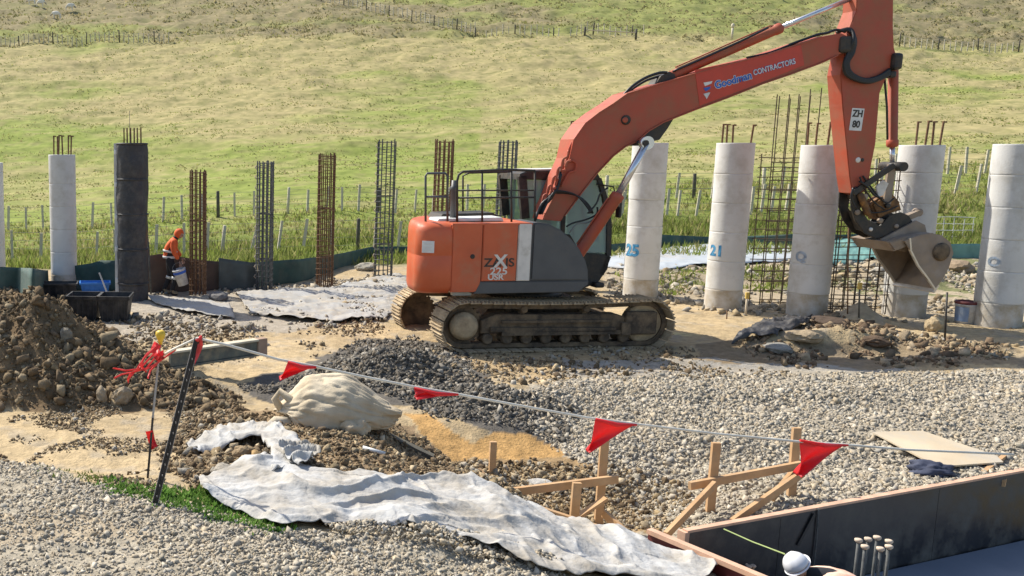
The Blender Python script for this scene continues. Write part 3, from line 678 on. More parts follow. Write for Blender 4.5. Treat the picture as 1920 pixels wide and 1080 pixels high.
mb = MB(); mb.prism([(-.9, Z_BOT - .02), (X_G - .15, Z_BOT - .02), (X_G - .15, Z_BOT + .16), (-1.3, Z_BOT + .16)], -1.15, 1.28, .02); mb.build('main_frame', 'black', EX)
for (u0, v0) in ((886, 481),):
    x, z = L(u0, v0, YN); mb = MB(); mb.lathe((x, YN - .012, z), [(.035, 0), (.04, .006), (.04, .02)], 14, (0, 1, 0)); mb.build('door_latch', 'black', d1)
mb = MB(); x, z = L(876, 555, YN); mb.box((x, YN + .3, Z_BOT - .03), (.34, .12, .08), bev=.02); mb.build('hanging_plate', 'white', EX)
# square label on the tail
def text_me(name, s, h, m, bold=0.0, sx=1.0, ext=.002):
    cu = bpy.data.curves.new(name, 'FONT'); cu.body = s; cu.size = 1; cu.offset = bold; cu.extrude = ext / h; cu.align_x = 'CENTER'; cu.align_y = 'CENTER'
    ob = bpy.data.objects.new(name, cu); COL.objects.link(ob)
    me = bpy.data.meshes.new_from_object(ob.evaluated_get(bpy.context.evaluated_depsgraph_get())); bpy.data.objects.remove(ob)
    me.name = name; me.transform(Matrix.Diagonal((h * sx, h, h, 1))); me.materials.clear(); me.materials.append(M[m]); return me
def flat_text(name, s, c, h, m, parent, bold=0., sx=1., tilt=0., ext=.002):
    me = text_me(name, s, h, m, bold, sx, ext)
    o = link(name, me, None, parent, c); o.rotation_euler = (math.pi / 2, -tilt, 0)
    return o
x, z = L(802, 463, -1.1)
# label sits on the curved tail: find the tail surface at that bearing
best = None
for k in range(1, 30):
    for f in np.linspace(0, 1, 20):
        px_, py_ = ol[k][0] * (1 - f) + ol[k + 1][0] * f, ol[k][1] * (1 - f) + ol[k + 1][1] * f
        W = EO + HX * px_ + HY * py_; uu, vv = proj(W.x, W.y, 1.6)
        if py_ < 0 and (best is None or abs(uu - 802) < best[0]): best = (abs(uu - 802), px_, py_, k)
_, px_, py_, kk = best
tx, ty = ol[kk + 1][0] - ol[kk][0], ol[kk + 1][1] - ol[kk][1]; an = math.atan2(ty, tx)
uu_, z_ = 0, z_of(463, (EO + HX * px_ + HY * py_).y)
mb = MB(); mb.box((0, 0, 0), (.20, .012, .20), bev=.003)
lab = mb.build('label_plate', 'white', cw, (px_, py_, z_)); lab.rotation_euler = (0, 0, an + math.pi)
for kz in (-.05, 0, .05):
    mb = MB(); mb.box((0, 0, 0), (.13, .004, .012)); q = mb.build('print_line', 'cream', lab, (0, .0, kz)); q.location.y = -.009
# lettering on the door
tx0, tz0 = L(936, 493, YN)
flat_text('lettering', 'ZA IS', (tx0, YN - .004, tz0), .20, 'black', d2, .02, 1.15)
flat_text('lettering', 'X', (tx0 + .02, YN - .006, tz0 + .02), .30, 'cream', d2, .03, 1.0)
tx1, tz1 = L(935, 509, YN); flat_text('lettering', '225', (tx1, YN - .004, tz1), .165, 'cream', d2, .02, 1.25)
tx1, tz1 = L(929, 520, YN); flat_text('lettering', 'USR', (tx1, YN - .004, tz1), .135, 'cream', d2, .03, 1.15)

# handrails and exhaust
def rail(name, pix, y, r, m='black'):
    mb = MB(); mb.tube([L3(u, v, y) for u, v in pix], r, 8); return mb.build(name, m, EX)
rail('handrail', [(798, 418), (798, 330), (801, 325), (835, 325), (839, 330), (839, 415)], -1.0, .02, 'cgrey')
rail('rail_bar', [(798, 369), (839, 369)], -1.0, .018, 'cgrey')
rail('handrail', [(857, 416), (857, 340), (860, 328), (868, 322), (950, 318), (1003, 320)], -1.0, .022)
rail('rail_bar', [(858, 371), (1003, 370)], -1.0, .016); rail('rail_bar', [(858, 357), (1003, 357)], -.98, .013)
for u in (904, 959, 1003): rail('rail_post', [(u, 416), (u, 320)], -1.0, .018)
rail('handrail', [(868, 405), (868, 330), (880, 324), (960, 322)], .1, .018)
p0 = L3(849, 412, -.75); p1 = L3(849, 338, -.75)
mb = MB(); mb.lathe(p0, [(.055, 0), (.055, .5), (.065, .51), (.065, .57), (.05, .58), (.045, p1.z - p0.z)], 20); mb.build('exhaust_pipe', 'cgrey', EX)

# cab on the far side
CY0, CY1 = .30, 1.28
cabo = [L(u, v, CY0) for u, v in ((975, 520), (971, 400), (974, 334), (980, 325), (1112, 321), (1124, 328), (1136, 360), (1146, 410), (1149, 450), (1146, 490), (1133, 520))]
def cab_bar(pix, y, wd, name='cab_post', m='black', r=None):
    mb = MB()
    pts = [L3(u, v, y) for u, v in pix]
    for a, b in zip(pts, pts[1:]): mb.bar(a, b, wd, .09, Vector((0, 1, 0)))
    return mb.build(name, m, EX)
for yy in (CY0 + .04, CY1 - .04):
    k = 0 if yy < .6 else 1
    x_s = [L(u, v, CY0) for u, v in ((986, 410), (980, 330), (1000, 326), (1112, 326), (1124, 335), (1136, 372), (1143, 420), (1142, 480), (1128, 515), (1060, 330))]
    def seg(i, j, wd, nm='cab_post'):
        mb = MB(); mb.bar((x_s[i][0], yy, x_s[i][1]), (x_s[j][0], yy, x_s[j][1]), wd, .08, Vector((0, 1, 0))); mb.build(nm, 'black', EX)
    seg(0, 1, .15); seg(4, 5, .08); seg(5, 6, .09); seg(6, 7, .09); seg(7, 8, .09)
    mx_ = L(1062, 330, CY0)[0]
    mb = MB(); mb.bar((mx_, yy, 1.2), (mx_, yy, x_s[3][1]), .07, .07, Vector((0, 1, 0))); mb.build('cab_post', 'black', EX)
rf = [L(u, v, CY0) for u, v in ((974, 337), (976, 326), (988, 321), (1108, 319), (1122, 326), (1128, 338))]
mb = MB(); mb.prism(rf, CY0, CY1, .015); mb.build('cab_roof', 'black', EX)
mb = MB(); mb.prism([(rf[1][0] + .1, rf[2][1] + .002), (rf[3][0] - .1, rf[3][1] + .002), (rf[3][0] - .14, rf[3][1] + .03), (rf[1][0] + .15, rf[2][1] + .03)], CY0 + .1, CY1 - .1, .008); mb.build('roof_hatch', 'cream', EX)
lower = [L(u, v, CY0) for u, v in ((975, 545), (975, 440), (1070, 440), (1090, 475), (1145, 478), (1140, 505), (1122, 530), (1085, 545))]
mb = MB(); mb.prism(lower, CY0, CY1, .02); mb.build('cab_base', 'black', EX)
def glass_pane(name, pix, y):
    mb = MB(); mb.prism([L(u, v, CY0) for u, v in pix], y, y + .008); return mb.build(name, 'glass', EX)
glass_pane('side_window', [(990, 436), (990, 338), (1056, 338), (1056, 436)], CY0 + .03)
glass_pane('side_window', [(1066, 436), (1066, 338), (1120, 338), (1138, 410), (1142, 474), (1092, 474)], CY0 + .03)
glass_pane('side_window', [(990, 436), (990, 338), (1120, 338), (1138, 410), (1142, 474), (1092, 474)], CY1 - .04)
fr = [L(u, v, CY0) for u, v in ((1124, 335), (1136, 372), (1143, 420), (1143, 478))]
for a, b, nm in ((0, 2, 'front_window'), (2, 3, 'lower_front_window')):
    mb = MB(); mb.bar((fr[a][0], (CY0 + CY1) / 2, fr[a][1]), (fr[b][0], (CY0 + CY1) / 2, fr[b][1]), .01, CY1 - CY0 - .16, Vector((0, 1, 0))); mb.build(nm, 'glass', EX)
sx, sz = L(1040, 470, .8)
mb = MB(); mb.box((sx, .8, sz + .1), (.5, .5, .16), bev=.05); mb.box((sx - .25, .8, sz + .45), (.14, .48, .75), Matrix.Rotation(-.12, 4, 'Y'), bev=.05); mb.box((sx - .28, .8, sz + .88), (.1, .28, .18), bev=.04); mb.build('driver_seat', 'seat', EX)
mb = MB(); mb.tube([(sx + .45, .95, sz), (sx + .42, .95, sz + .35), (sx + .40, .95, sz + .45)], .015); mb.box((sx + .6, .45, sz + .35), (.06, .2, .28)); mb.build('control_console', 'seat', EX)
mb = MB(); mb.tube([L3(1118, 345, CY0 - .02), L3(1150, 350, CY0 - .06), L3(1156, 372, CY0 - .06)], .014); mb.box(L3(1160, 392, CY0 - .06), (.05, .16, .32), bev=.02); mb.build('mirror', 'black', EX)
mb = MB(); mb.box(L3(1118, 533, CY0), (.18, .3, .10), bev=.03); mb.build('cab_step', 'black', EX)

# boom
BT = .23
upper = [(1018, 412), (1022, 400), (1036, 372), (1050, 334), (1067, 297), (1075, 262), (1097, 231), (1123, 211), (1150, 194), (1175, 176), (1217, 163), (1275, 146), (1350, 124), (1430, 105), (1500, 82), (1540, 69), (1578, 62)]
low = [(1590, 68), (1594, 85), (1584, 98), (1570, 104), (1537, 119), (1480, 140), (1430, 157), (1362, 184), (1300, 207), (1270, 219), (1244, 229), (1215, 246), (1194, 265), (1172, 275), (1150, 292), (1119, 325), (1092, 359), (1058, 405), (1052, 415)]
def solid(pix, y0, y1, name, m, parent=EX, bev=0, plane=None):
    mb = MB(); mb.prism([L(u, v, plane if plane is not None else y0) for u, v in pix], y0, y1, bev); return mb.build(name, m, parent)
boom = solid(upper + low, -BT, BT, 'boom', 'boom', bev=.012)
rim_u = [L3(u, v, 0) for u, v in upper[4:]]
mb = MB()
pu = [L(u, v, -BT) for u, v in upper[1:-1]]
for a, b in zip(pu, pu[1:]): mb.bar((a[0], 0, a[1]), (b[0], 0, b[1]), .018, 2 * BT + .05, Vector((0, 1, 0)))
mb.build('boom_top_plate', 'boom', boom)
mb = MB()
pl = [L(u, v, -BT) for u, v in low[3:-1]]
for a, b in zip(pl, pl[1:]): mb.bar((a[0], 0, a[1]), (b[0], 0, b[1]), .018, 2 * BT + .05, Vector((0, 1, 0)))
mb.build('boom_bottom_plate', 'boom', boom)
# panel of fresh paint with sign writing
pan = [(1303, 131), (1395, 112), (1502, 84), (1508, 122), (1400, 165), (1312, 198)]
solid(pan, -BT - .006, -BT - .002, 'painted_panel', 'decal_red', boom)
lt = math.atan2(L(1487, 118, -BT)[1] - L(1340, 160, -BT)[1], L(1487, 118, -BT)[0] - L(1340, 160, -BT)[0])
def boom_text(s, u, v, h, m, bold, sx, dy=0):
    x, z = L(u, v, -BT); return flat_text('lettering', s, (x, -BT - .010 - dy, z), h, m, boom, bold, sx, lt)
boom_text('Goodman', 1374, 151, .185, 'white', .07, .93); boom_text('Goodman', 1374, 151, .185, 'signblue', .025, .93, .004)
boom_text('CONTRACTORS', 1451, 126, .135, 'signblue', .045, .80); boom_text('CONTRACTORS', 1451, 126, .135, 'white', .008, .80, .004)
for k, (vs_, hh) in enumerate(((156, 9), (166, 9), (177, 13))):
    q = [(1319, vs_ - 1), (1336 - k * 3, vs_ - 4), (1334 - k * 3, vs_ - 4 + hh * .5), (1322 + k * 1.5, vs_ + hh * .6)]
    solid(q, -BT - .012, -BT - .008, 'emblem', 'white' if k != 1 else 'signblue', boom)
solid([(1321, 176), (1332, 173), (1325, 186)], -BT - .014, -BT - .010, 'emblem', 'white', boom)
# pins and gusset under the boom
def pin(u, v, y, r, name='pivot_pin', m='black', t=.04, parent=boom):
    x, z = L(u, v, y); mb = MB(); mb.lathe((x, y + .02, z), [(r, 0), (r, t), (r * .8, t + .008), (r * .25, t + .01)], 24, (0, -1, 0)); return mb.build(name, m, parent)
pin(1173, 225, -BT, .085); pin(1173, 225, -BT - .045, .05, m='boom', t=.01)
solid([(1178, 274), (1245, 228), (1268, 220), (1256, 240), (1240, 262), (1216, 268), (1204, 262), (1190, 268)], -.17, .17, 'cylinder_bracket', 'black', boom, plane=-BT)
def cyl(u0, v0, u1, v1, uR, vR, y, rb, rr, name):
    a, b_, c = L3(u0, v0, y), L3(u1, v1, y), L3(uR, vR, y); d = (b_ - a).normalized()
    mb = MB(); Ln = (b_ - a).length
    mb.lathe(a, [(rb * .7, -.05), (rb * .95, 0), (rb, .02), (rb, Ln - .12), (rb * 1.12, Ln - .11), (rb * 1.12, Ln - .02), (rb * .9, Ln)], 24, d)
    ob = mb.build(name, 'boom', EX)
    mb = MB(); mb.tube([b_, c], rr, 18); mb.build('cylinder_rod', 'chrome', ob)
    off = d.orthogonal().normalized() * (rb + .02); off = Vector((-abs(d.z), 0, d.x)) * (rb + .022)
    mb = MB(); mb.tube([a + off + d * .15, a + off + d * (Ln - .18), a + off * .6 + d * (Ln - .08)], .014); mb.build('feed_pipe', 'boom', ob)
    mb = MB(); mb.lathe(c + Vector((0, .05, 0)), [(rr * 1.9, 0), (rr * 1.9, .10)], 18, (0, -1, 0)); mb.build('rod_eye', 'chrome', ob)
    return ob
cyl(1083, 478, 1160, 364, 1212, 268, -.42, .105, .062, 'boom_cylinder')
cyl(1083, 478, 1160, 364, 1212, 268, .42, .105, .062, 'boom_cylinder')
mb = MB(); a = L3(1212, 268, -.5); mb.tube([a, Vector((a.x, .5, a.z))], .05, 14); mb.build('cylinder_pin', 'black', EX)
cyl(1256, 143, 1464, 52, 1604, -6, 0, .088, .045, 'arm_cylinder')
solid([(1226, 162), (1240, 142), (1256, 134), (1266, 140), (1266, 150), (1256, 160)], -.13, .13, 'cylinder_bracket', 'black', boom, plane=-.13)
# stick
stick = [(1609, -60), (1606, 20), (1596, 45), (1590, 60), (1584, 100), (1576, 140), (1580, 200), (1587, 270), (1593, 330), (1598, 362), (1612, 366), (1628, 352), (1634, 310), (1642, 270), (1650, 175), (1663, 142), (1682, 106), (1677, 90), (1675, 50), (1676, -60)]
arm = solid(stick, -.17, .17, 'stick', 'boom', bev=.012)
x, z = L(1606, 224, -.17)
mb = MB(); mb.box((0, 0, 0), (.235, .006, .40)); pl_ = mb.build('number_plate', 'white', arm, (x, -.174, z)); pl_.rotation_euler = (0, R(3), 0)
for (s_, dz) in (('ZH', .10), ('80', -.09)): flat_text('lettering', s_, (0, -.006, dz), .17, 'black', pl_, .03, .85)
# hoses looping over the joint
def hose(pix, y, r=.028, name='hydraulic_hose', m='rubber', parent=EX):
    pts = [L3(u, v, yy) for (u, v), yy in zip(pix, y if isinstance(y, (list, tuple)) else [y] * len(pix))]
    out = []
    for i in range(len(pts) - 1):
        p_0 = pts[max(i - 1, 0)]; p1, p2 = pts[i], pts[i + 1]; p3 = pts[min(i + 2, len(pts) - 1)]
        for t in (0, .25, .5, .75):
            out.append(.5 * ((2 * p1) + (p2 - p_0) * t + (2 * p_0 - 5 * p1 + 4 * p2 - p3) * t * t + (3 * p1 - p_0 - 3 * p2 + p3) * t ** 3))
    out.append(pts[-1]); mb = MB(); mb.tube(out, r, 8); return mb.build(name, m, parent)
for k in range(4):
    o_ = k * 3.0
    hose([(1568 + k, 62 - k), (1588 + o_ * .6, 56 - o_ * .2), (1603 - o_ * .2, 72), (1600 - o_, 98), (1590 - o_ * .8, 118 + k), (1597 - o_ * .8, 138 + o_ * .5), (1622, 149 + o_ * .6), (1648, 143 + o_ * .7), (1668, 130 + o_)], [-.10, -.16, -.22 - .02 * k, -.24, -.24, -.24, -.24, -.22, -.20], .030)
mb = MB(); mb.box(L3(1583, 84, -.2), (.26, .16, .30), bev=.06); mb.build('hose_clamp', 'black', EX)
mb = MB(); mb.box(L3(1674, 116, -.12), (.17, .3, .30), bev=.05); mb.box(L3(1668, 140, -.12), (.12, .2, .12), bev=.03); mb.build('cylinder_bracket', 'black', arm)
hose([(1168, 180), (1185, 162), (1210, 146), (1235, 137), (1250, 136)], -.12, .026)
hose([(1172, 178), (1190, 164), (1214, 150), (1240, 142)], -.05, .022)
hose([(1262, 134), (1330, 104), (1400, 72), (1440, 52)], -.10, .02)
hose([(1480, 84), (1530, 66), (1550, 62), (1568, 56), (1585, 60)], -.14, .024)
hose([(1400, 108), (1445, 98), (1500, 76)], -.16, .018)
for k in range(3):
    hose([(1004, 404 + 4 * k), (1016, 388 - 3 * k), (1034, 372 - 2 * k), (1046, 340 + 6 * k), (1052, 318 + 4 * k)], -.27 - .03 * k, .022)
    hose([(1010 + 3 * k, 402), (1030 + 2 * k, 366), (1048, 362 - 2 * k), (1080, 366), (1102, 382 + 4 * k), (1112 - 3 * k, 400)], -.30 - .03 * k, .015)
hose([(1062, 425), (1075, 418), (1098, 412), (1118, 402), (1120, 388)], -.33, .016); hose([(1068, 436), (1082, 420), (1100, 418), (1116, 410)], -.36, .014, m='wire')
for k in range(5):
    u = 1018 + 9 * k; v = 376 - 17 * k
    hose([(u - 2, v + 14), (u + 1, v - 8), (u + 9, v - 14), (u + 12, v - 26)], -.27 - .012 * k, .020, 'steel_pipe', 'boom')
    hose([(u + 6, v + 6), (u + 9, v - 4), (u + 16, v - 6)], -.30, .024, 'steel_pipe', 'boom')
hose([(1046, 350), (1052, 322), (1062, 300), (1070, 272), (1092, 238), (1120, 215), (1150, 196), (1172, 180)], -.20, .020, 'steel_pipe', 'boom')
hose([(1052, 350), (1066, 325), (1078, 320), (1080, 306), (1068, 300)], -.27, .018, 'steel_pipe', 'boom')
hose([(1102, 400), (1118, 382), (1126, 362), (1140, 352)], -.56, .016)
# bucket cylinder and linkage
a, b_, c = L3(1675, 132, 0), L3(1673, 276, 0), L3(1673, 306, 0); d = (b_ - a).normalized(); Ln = (b_ - a).length
mb = MB(); mb.lathe(a, [(.05, -.04), (.08, 0), (.082, Ln - .14), (.095, Ln - .13), (.095, Ln - .03), (.07, Ln)], 24, d); bc = mb.build('bucket_cylinder', 'boom', EX)
mb = MB(); mb.tube([b_, c], .042, 16); mb.build('cylinder_rod', 'chrome', bc)
mb = MB(); mb.tube([L3(1658, 142, -.1), L3(1663, 200, -.1), L3(1664, 262, -.1)], .018); mb.build('feed_pipe', 'black', bc)
for yy in (-.20, .16):
    mb = MB(); mb.bar(L3(1600, 362, yy), L3(1676, 310, yy), .10, .04, Vector((0, 1, 0))); mb.build('tipping_link', 'black', EX)
mb = MB()
for yy in (-.12, .12): mb.bar(L3(1672, 308, yy), L3(1662, 382, yy), .14, .05, Vector((0, 1, 0)))
mb.build('push_link', 'bucketsteel', EX)
mb = MB(); q = L3(1673, 312, 0); mb.tube([q + Vector((0, -.27, 0)), q + Vector((0, .24, 0))], .085, 16); mb.build('pivot_pin', 'black', EX)
pin(1609, 300, -.17, .05, m='cream', parent=arm, t=.02); pin(1617, 300, -.17, .035, parent=arm, t=.02)
hi = empty('quick_hitch', (0, 0, 0)); hi.parent = EX
for yy in (-.17, .13):
    mb = MB(); mb.prism([L(u, v, -.17) for u, v in ((1598, 360), (1612, 352), (1618, 372), (1614, 392), (1628, 412), (1650, 424), (1668, 404), (1690, 398), (1704, 404), (1712, 416), (1676, 436), (1644, 448), (1622, 438), (1604, 414), (1596, 388))], yy, yy + .04, .008); mb.build('hitch_plate', 'black', hi)
solid([(1608, 396), (1640, 420), (1700, 408), (1706, 418), (1650, 442), (1622, 432)], -.12, .12, 'hitch_body', 'black', hi, .02, plane=-.15)
for yy in (-.215, .175):
    a, b_ = L3(1612, 362, yy), L3(1636, 424, yy); d = (b_ - a).normalized()
    mb = MB(); mb.lathe(a, [(.03, 0), (.055, .03), (.06, .12), (.06, .40), (.05, .43), (.03, .46)], 16, d); mb.build('tilt_cylinder', 'hitch', hi)
solid([(1636, 384), (1650, 372), (1676, 362), (1690, 378), (1694, 394), (1668, 402), (1648, 412)], -.13, .13, 'tilt_housing', 'hitch', hi, .035, plane=-.15)
solid([(1642, 350), (1656, 338), (1666, 344), (1656, 366), (1646, 370)], -.16, -.13, 'guard_plate', 'cream', hi, .008, plane=-.15)
mb = MB(); a = L3(1690, 412, -.02); b_ = L3(1722, 398, -.02); mb.bar(a, b_, .10, .12, Vector((0, 1, 0))); mb.build('lifting_lug', 'bucketsteel', hi)
mb = MB(); q = L3(1720, 398, 0); mb.lathe(q + Vector((0, .05, 0)), [(.035, -.02), (.075, 0), (.075, .10), (.035, .12)], 18, (0, -1, 0)); mb.build('lifting_eye', 'bucketsteel', hi)
for (u, v, r_, m_) in ((1607, 398, .05, 'bucketsteel'), (1650, 414, .05, 'bucketsteel'), (1664, 386, .045, 'black'), (1632, 430, .035, 'cream'), (1680, 424, .04, 'bucketsteel')): pin(u, v, -.17, r_, parent=hi, m=m_)
hose([(1618, 330), (1634, 352), (1650, 372), (1664, 380), (1676, 372)], -.2, .016, parent=hi); hose([(1612, 332), (1622, 356), (1640, 380), (1658, 392)], -.22, .014, parent=hi)
hose([(1604, 350), (1612, 380), (1632, 398), (1660, 396), (1684, 386)], -.19, .014, parent=hi)
mb = MB(); q = L3(1604, 368, 0); mb.tube([q + Vector((0, -.24, 0)), q + Vector((0, .24, 0))], .055, 14); mb.build('pivot_pin', 'bucketsteel', EX)
hose([(1612, 340), (1628, 352), (1640, 366), (1654, 372)], -.24, .02); hose([(1600, 352), (1596, 372), (1606, 392)], -.24, .02)
# bucket: curved shell, two side plates, lip and ears
BW = .44
shell = [(1752, 542), (1766, 523), (1778, 500), (1786, 474), (1780, 454), (1764, 441), (1744, 437), (1724, 440), (1706, 446), (1694, 452)]
def shell_mesh(th):
    pts = [Vector(L(u, v, -BW)) for u, v in shell]; mb = MB(); cc = Vector(L(1728, 480, -BW)); rows = []
    for k, p in enumerate(pts):
        t = (pts[min(k + 1, len(pts) - 1)] - pts[max(k - 1, 0)]).normalized(); nrm = Vector((-t.y, t.x)); nrm = nrm if nrm.dot(cc - p) > 0 else -nrm
        q = p + nrm * th; rows.append([mb.bm.verts.new((p.x, -BW, p.y)), mb.bm.verts.new((p.x, BW, p.y)), mb.bm.verts.new((q.x, BW, q.y)), mb.bm.verts.new((q.x, -BW, q.y))])
    for A, B in zip(rows, rows[1:]):
        for k in range(4): f = mb.bm.faces.new((A[k], A[(k + 1) % 4], B[(k + 1) % 4], B[k])); f.smooth = k in (0, 2)
    mb.bm.faces.new(rows[0]); mb.bm.faces.new(rows[-1][::-1]); return mb
bk = shell_mesh(.03).build('bucket', 'bucketsteel', EX)
sp = shell + [(1704, 468), (1718, 496), (1734, 520)]
for y0, y1 in ((-BW - .025, -BW), (BW, BW + .025)):
    mb = MB(); mb.prism([L(u, v, -BW) for u, v in sp], y0, y1, .004); mb.build('side_plate', 'bucketsteel', bk)
mb = MB(); cx_, cz_ = L(1762, 472, -BW); mb.lathe((cx_, -BW - .02, cz_), [(.15, 0), (.17, .02), (.13, .05), (.06, .06)], 20, (0, -1, 0)); mb.build('wear_plate', 'trackdark', bk)
mb = MB(); a = L3(1752, 543, -BW); b_ = L3(1764, 526, -BW); dd = (b_ - a).normalized(); mb.bar(a - dd * .06 + Vector((0, BW, 0)), a + dd * .10 + Vector((0, BW, 0)), .035, 2 * BW + .06, Vector((0, 1, 0))); mb.build('cutting_edge', 'bright', bk)
lw = [Vector((L(u, v, -BW)[0], 0, L(u, v, -BW)[1])) for u, v in ((1704, 446), (1706, 470), (1720, 498), (1738, 522), (1752, 543))]
for yy in (-BW - .012, BW + .012):
    mb = MB()
    for p, q in zip(lw, lw[1:]): mb.bar(p + Vector((0, yy, 0)), q + Vector((0, yy, 0)), .03, .04, Vector((0, 1, 0)))
    mb.build('side_edge', 'bright', bk)
mb = MB(); t0 = L(1694, 446, -BW); t1 = L(1764, 440, -BW)
ear = [L(u, v, 0) for u, v in ((1636, 446), (1640, 460), (1680, 470), (1722, 446), (1716, 420), (1700, 412))]
for yy in (-.2, .2): mb.prism(ear, yy - .02, yy + .02)
mb.build('bucket_ears', 'bucketsteel', bk)
mb = MB(); mb.prism([L(u, v, -.3) for u, v in ((1655, 452), (1712, 438), (1740, 436), (1752, 442), (1706, 452), (1690, 462), (1668, 470))], -.42, .5, .02); mb.build('bucket_back', 'bucketsteel', bk)
# ------------------------------------------------------------------ concrete columns
def wp(u, v):
    """ground point seen at u, v"""
    return on_ground(u, v)
def column(ub, vb, wpx, vtop, label, starters, num=None, faint=False, m='conc', name='concrete_column', group='concrete columns standing in a row', bulge=0, nseg=5, ring=.6):
    base = wp(ub, vb); Y = base.y; s = F / (Y * CT + (CAM_H - 1) * ST); r = wpx / s / 2
    cyc = base + Vector((base.x, base.y, 0)).normalized() * r * .5
    zt = z_of(vtop, cyc.y); z0 = gz(cyc.x, cyc.y) - .15; H = zt - z0
    t = empty(name, (cyc.x, cyc.y, z0), 0, label, 'column', group)
    t.rotation_euler.z = random.uniform(-.3, .3); rz = t.rotation_euler.z
    k = 0; z = 0
    while z < H - .01:
        z1 = min(z + ring, H)
        if H - z1 < .15: z1 = H
        mb = MB(); a = .010 if k else 0
        dx, dy = random.uniform(-.003, .003), random.uniform(-.003, .003)
        rk = r + random.uniform(-.004, .004); prof = [(rk - .005, z), (rk - .0005, z + .006), (rk, z + .03), (rk, (z + z1) / 2), (rk, z1 - .03), (rk - .0005, z1 - .006), (rk - .005, z1)]
        mb.lathe((dx, dy, 0), prof, 48); o = mb.build('column_ring', 'concmud' if (k == 0 and m == 'conc') else m, t)
        z = z1; k += 1
    for (du, vt_) in starters:
        # starter bars around the top
        x = du * r; y = math.sqrt(max(0, .55 * r * r - x * x)) * random.choice((-1, 1))
        c, s_ = math.cos(-rz), math.sin(-rz); ht = z_of(vt_, cyc.y) - z0
        mb = MB(); jx = random.uniform(-.015, .03)
        mb.tube([(0, 0, H - .05), (jx, 0, ht)], .019, 6); mb.box((jx + .02, 0, ht + .008), (.075, .03, .03))
        b_ = mb.build('starter_bar', 'rust', t, (x * c - y * s_, x * s_ + y * c, 0))
    if num:
        u_n, v_n, txt, hh = num
        me = text_me('painted_number', txt, hh, 'paintfaint' if faint else 'paint', .045, 1.0, .001)
        bmx = bmesh.new(); bmx.from_mesh(me); bmesh.ops.triangulate(bmx, faces=bmx.faces[:])
        for _ in range(3):
            es = [e for e in bmx.edges if e.calc_length() > .05]
            if not es: break
            bmesh.ops.subdivide_edges(bmx, edges=es, cuts=1)
        zc = z_of(v_n, cyc.y - r) - z0
        Yn = cyc.y - r; off = (at_y(u_n, v_n, Yn).x - cyc.x); a0 = math.asin(max(-.9, min(.9, off / r))) - math.pi / 2 - rz
        for v in bmx.verts:
            an = a0 + v.co.x / r; rr = r + bulge * .5 + .004 + v.co.z * .0
            v.co = Vector((rr * math.cos(an), rr * math.sin(an), zc + v.co.y))
        bmx.to_mesh(me); bmx.free(); link('painted_number', me, None, t)
    return t
column(-14, 541, 52, 305, 'leftmost pale concrete column, cut by the left edge of the photo', [])
column(121, 546, 50, 290, 'pale concrete column left of the black wrapped one', [(-.65, 256), (-.4, 257), (-.15, 255), (.15, 256), (.4, 255), (.62, 256)], ring=.55)
column(1068, 545, 58, 264, 'pale concrete column mostly hidden behind the excavator boom', [(-.3, 228), (0, 232), (.3, 230), (.5, 230)])
column(1199, 559, 61, 268, 'pale column painted 25, first right of the excavator cab', [(-.2, 240), (.2, 238)], (1192, 472, '25', .36))
column(1354, 581, 63, 268, 'pale column with blue number and four bars on top', [(-.55, 234), (-.15, 234), (.2, 235), (.58, 236)], (1350, 473, '21', .30))
column(1511, 593, 67, 272, 'pale column with faint blue mark, just left of the stick', [(-.45, 231), (-.2, 231), (.1, 232), (.35, 234), (.6, 236)], (1513, 484, 'Q', .26), True)
column(1693, 594, 69, 272, 'pale column partly hidden behind the bucket', [(-.35, 229), (-.05, 230), (.2, 229), (.5, 230)])
column(1867, 613, 74, 270, 'rightmost pale column with a grey stain', [(-.3, 228), (.3, 230)], (1862, 494, 'O', .24), True)
# black wrapped column: cloth with straps and a pale batten up its left side
base = wp(250, 562); s_ = F / (base.y * CT + (CAM_H - 1) * ST); r = 28.5 / s_; zt = z_of(268, base.y) - base.z
t = empty('wrapped_column', base, 0, 'column wrapped in black cloth with bar ends showing on top', 'column')
mb = MB(); n = 40; rows = []
zz = np.linspace(0, zt, 46)
for z in zz:
    row = []
    for k in range(n):
        a = 2 * math.pi * k / n; sq = (abs(math.cos(a)) ** 5 + abs(math.sin(a)) ** 5) ** (-1 / 5)
        rr = r * (.92 + .08 * sq) + (float(vnoise(np.array([a * 3]), np.array([z * 3.5]), 3)[0]) - .5) * .05 - .018 * math.exp(-(((z % .78) - .39) / .05) ** 2)
        row.append(mb.bm.verts.new((rr * math.cos(a), rr * math.sin(a), z)))
    rows.append(row)
for A, B in zip(rows, rows[1:]):
    for k in range(n): f = mb.bm.faces.new((A[k], A[(k + 1) % n], B[(k + 1) % n], B[k])); f.smooth = True
mb.bm.faces.new(rows[-1]); mb.build('wrap_cloth', 'wrap', t)
for k in range(5):
    z = .39 + .78 * k
    if z < zt: mb = MB(); mb.lathe((0, 0, z), [(r * 1.0, -.02), (r * 1.035, -.018), (r * 1.035, .018), (r * 1.0, .02)], 40); mb.build('strap_or_shadow', 'tub', t)
mb = MB(); mb.box((-r - .02, -.02, zt / 2 - .02), (.08, .08, zt + .02)); mb.build('batten', 'conc', t)
for k in range(5):
    mb = MB(); mb.box((-r - .02, -.06, .45 + .72 * k), (.06, .05, .10), bev=.01); mb.build('clamp', 'white', t)
for k in range(6):
    x = -.18 + .075 * k; mb = MB(); mb.tube([(x, random.uniform(-.1, .1), zt - .05), (x, random.uniform(-.1, .1), zt + .33)], .017, 6)
    b_ = mb.build('starter_bar', 'rust', t)
mb = MB(); mb.tube([(-.05, 0, zt), (-.05, 0, zt + .7)], .006, 5); mb.build('tie_wire', 'wire', t)

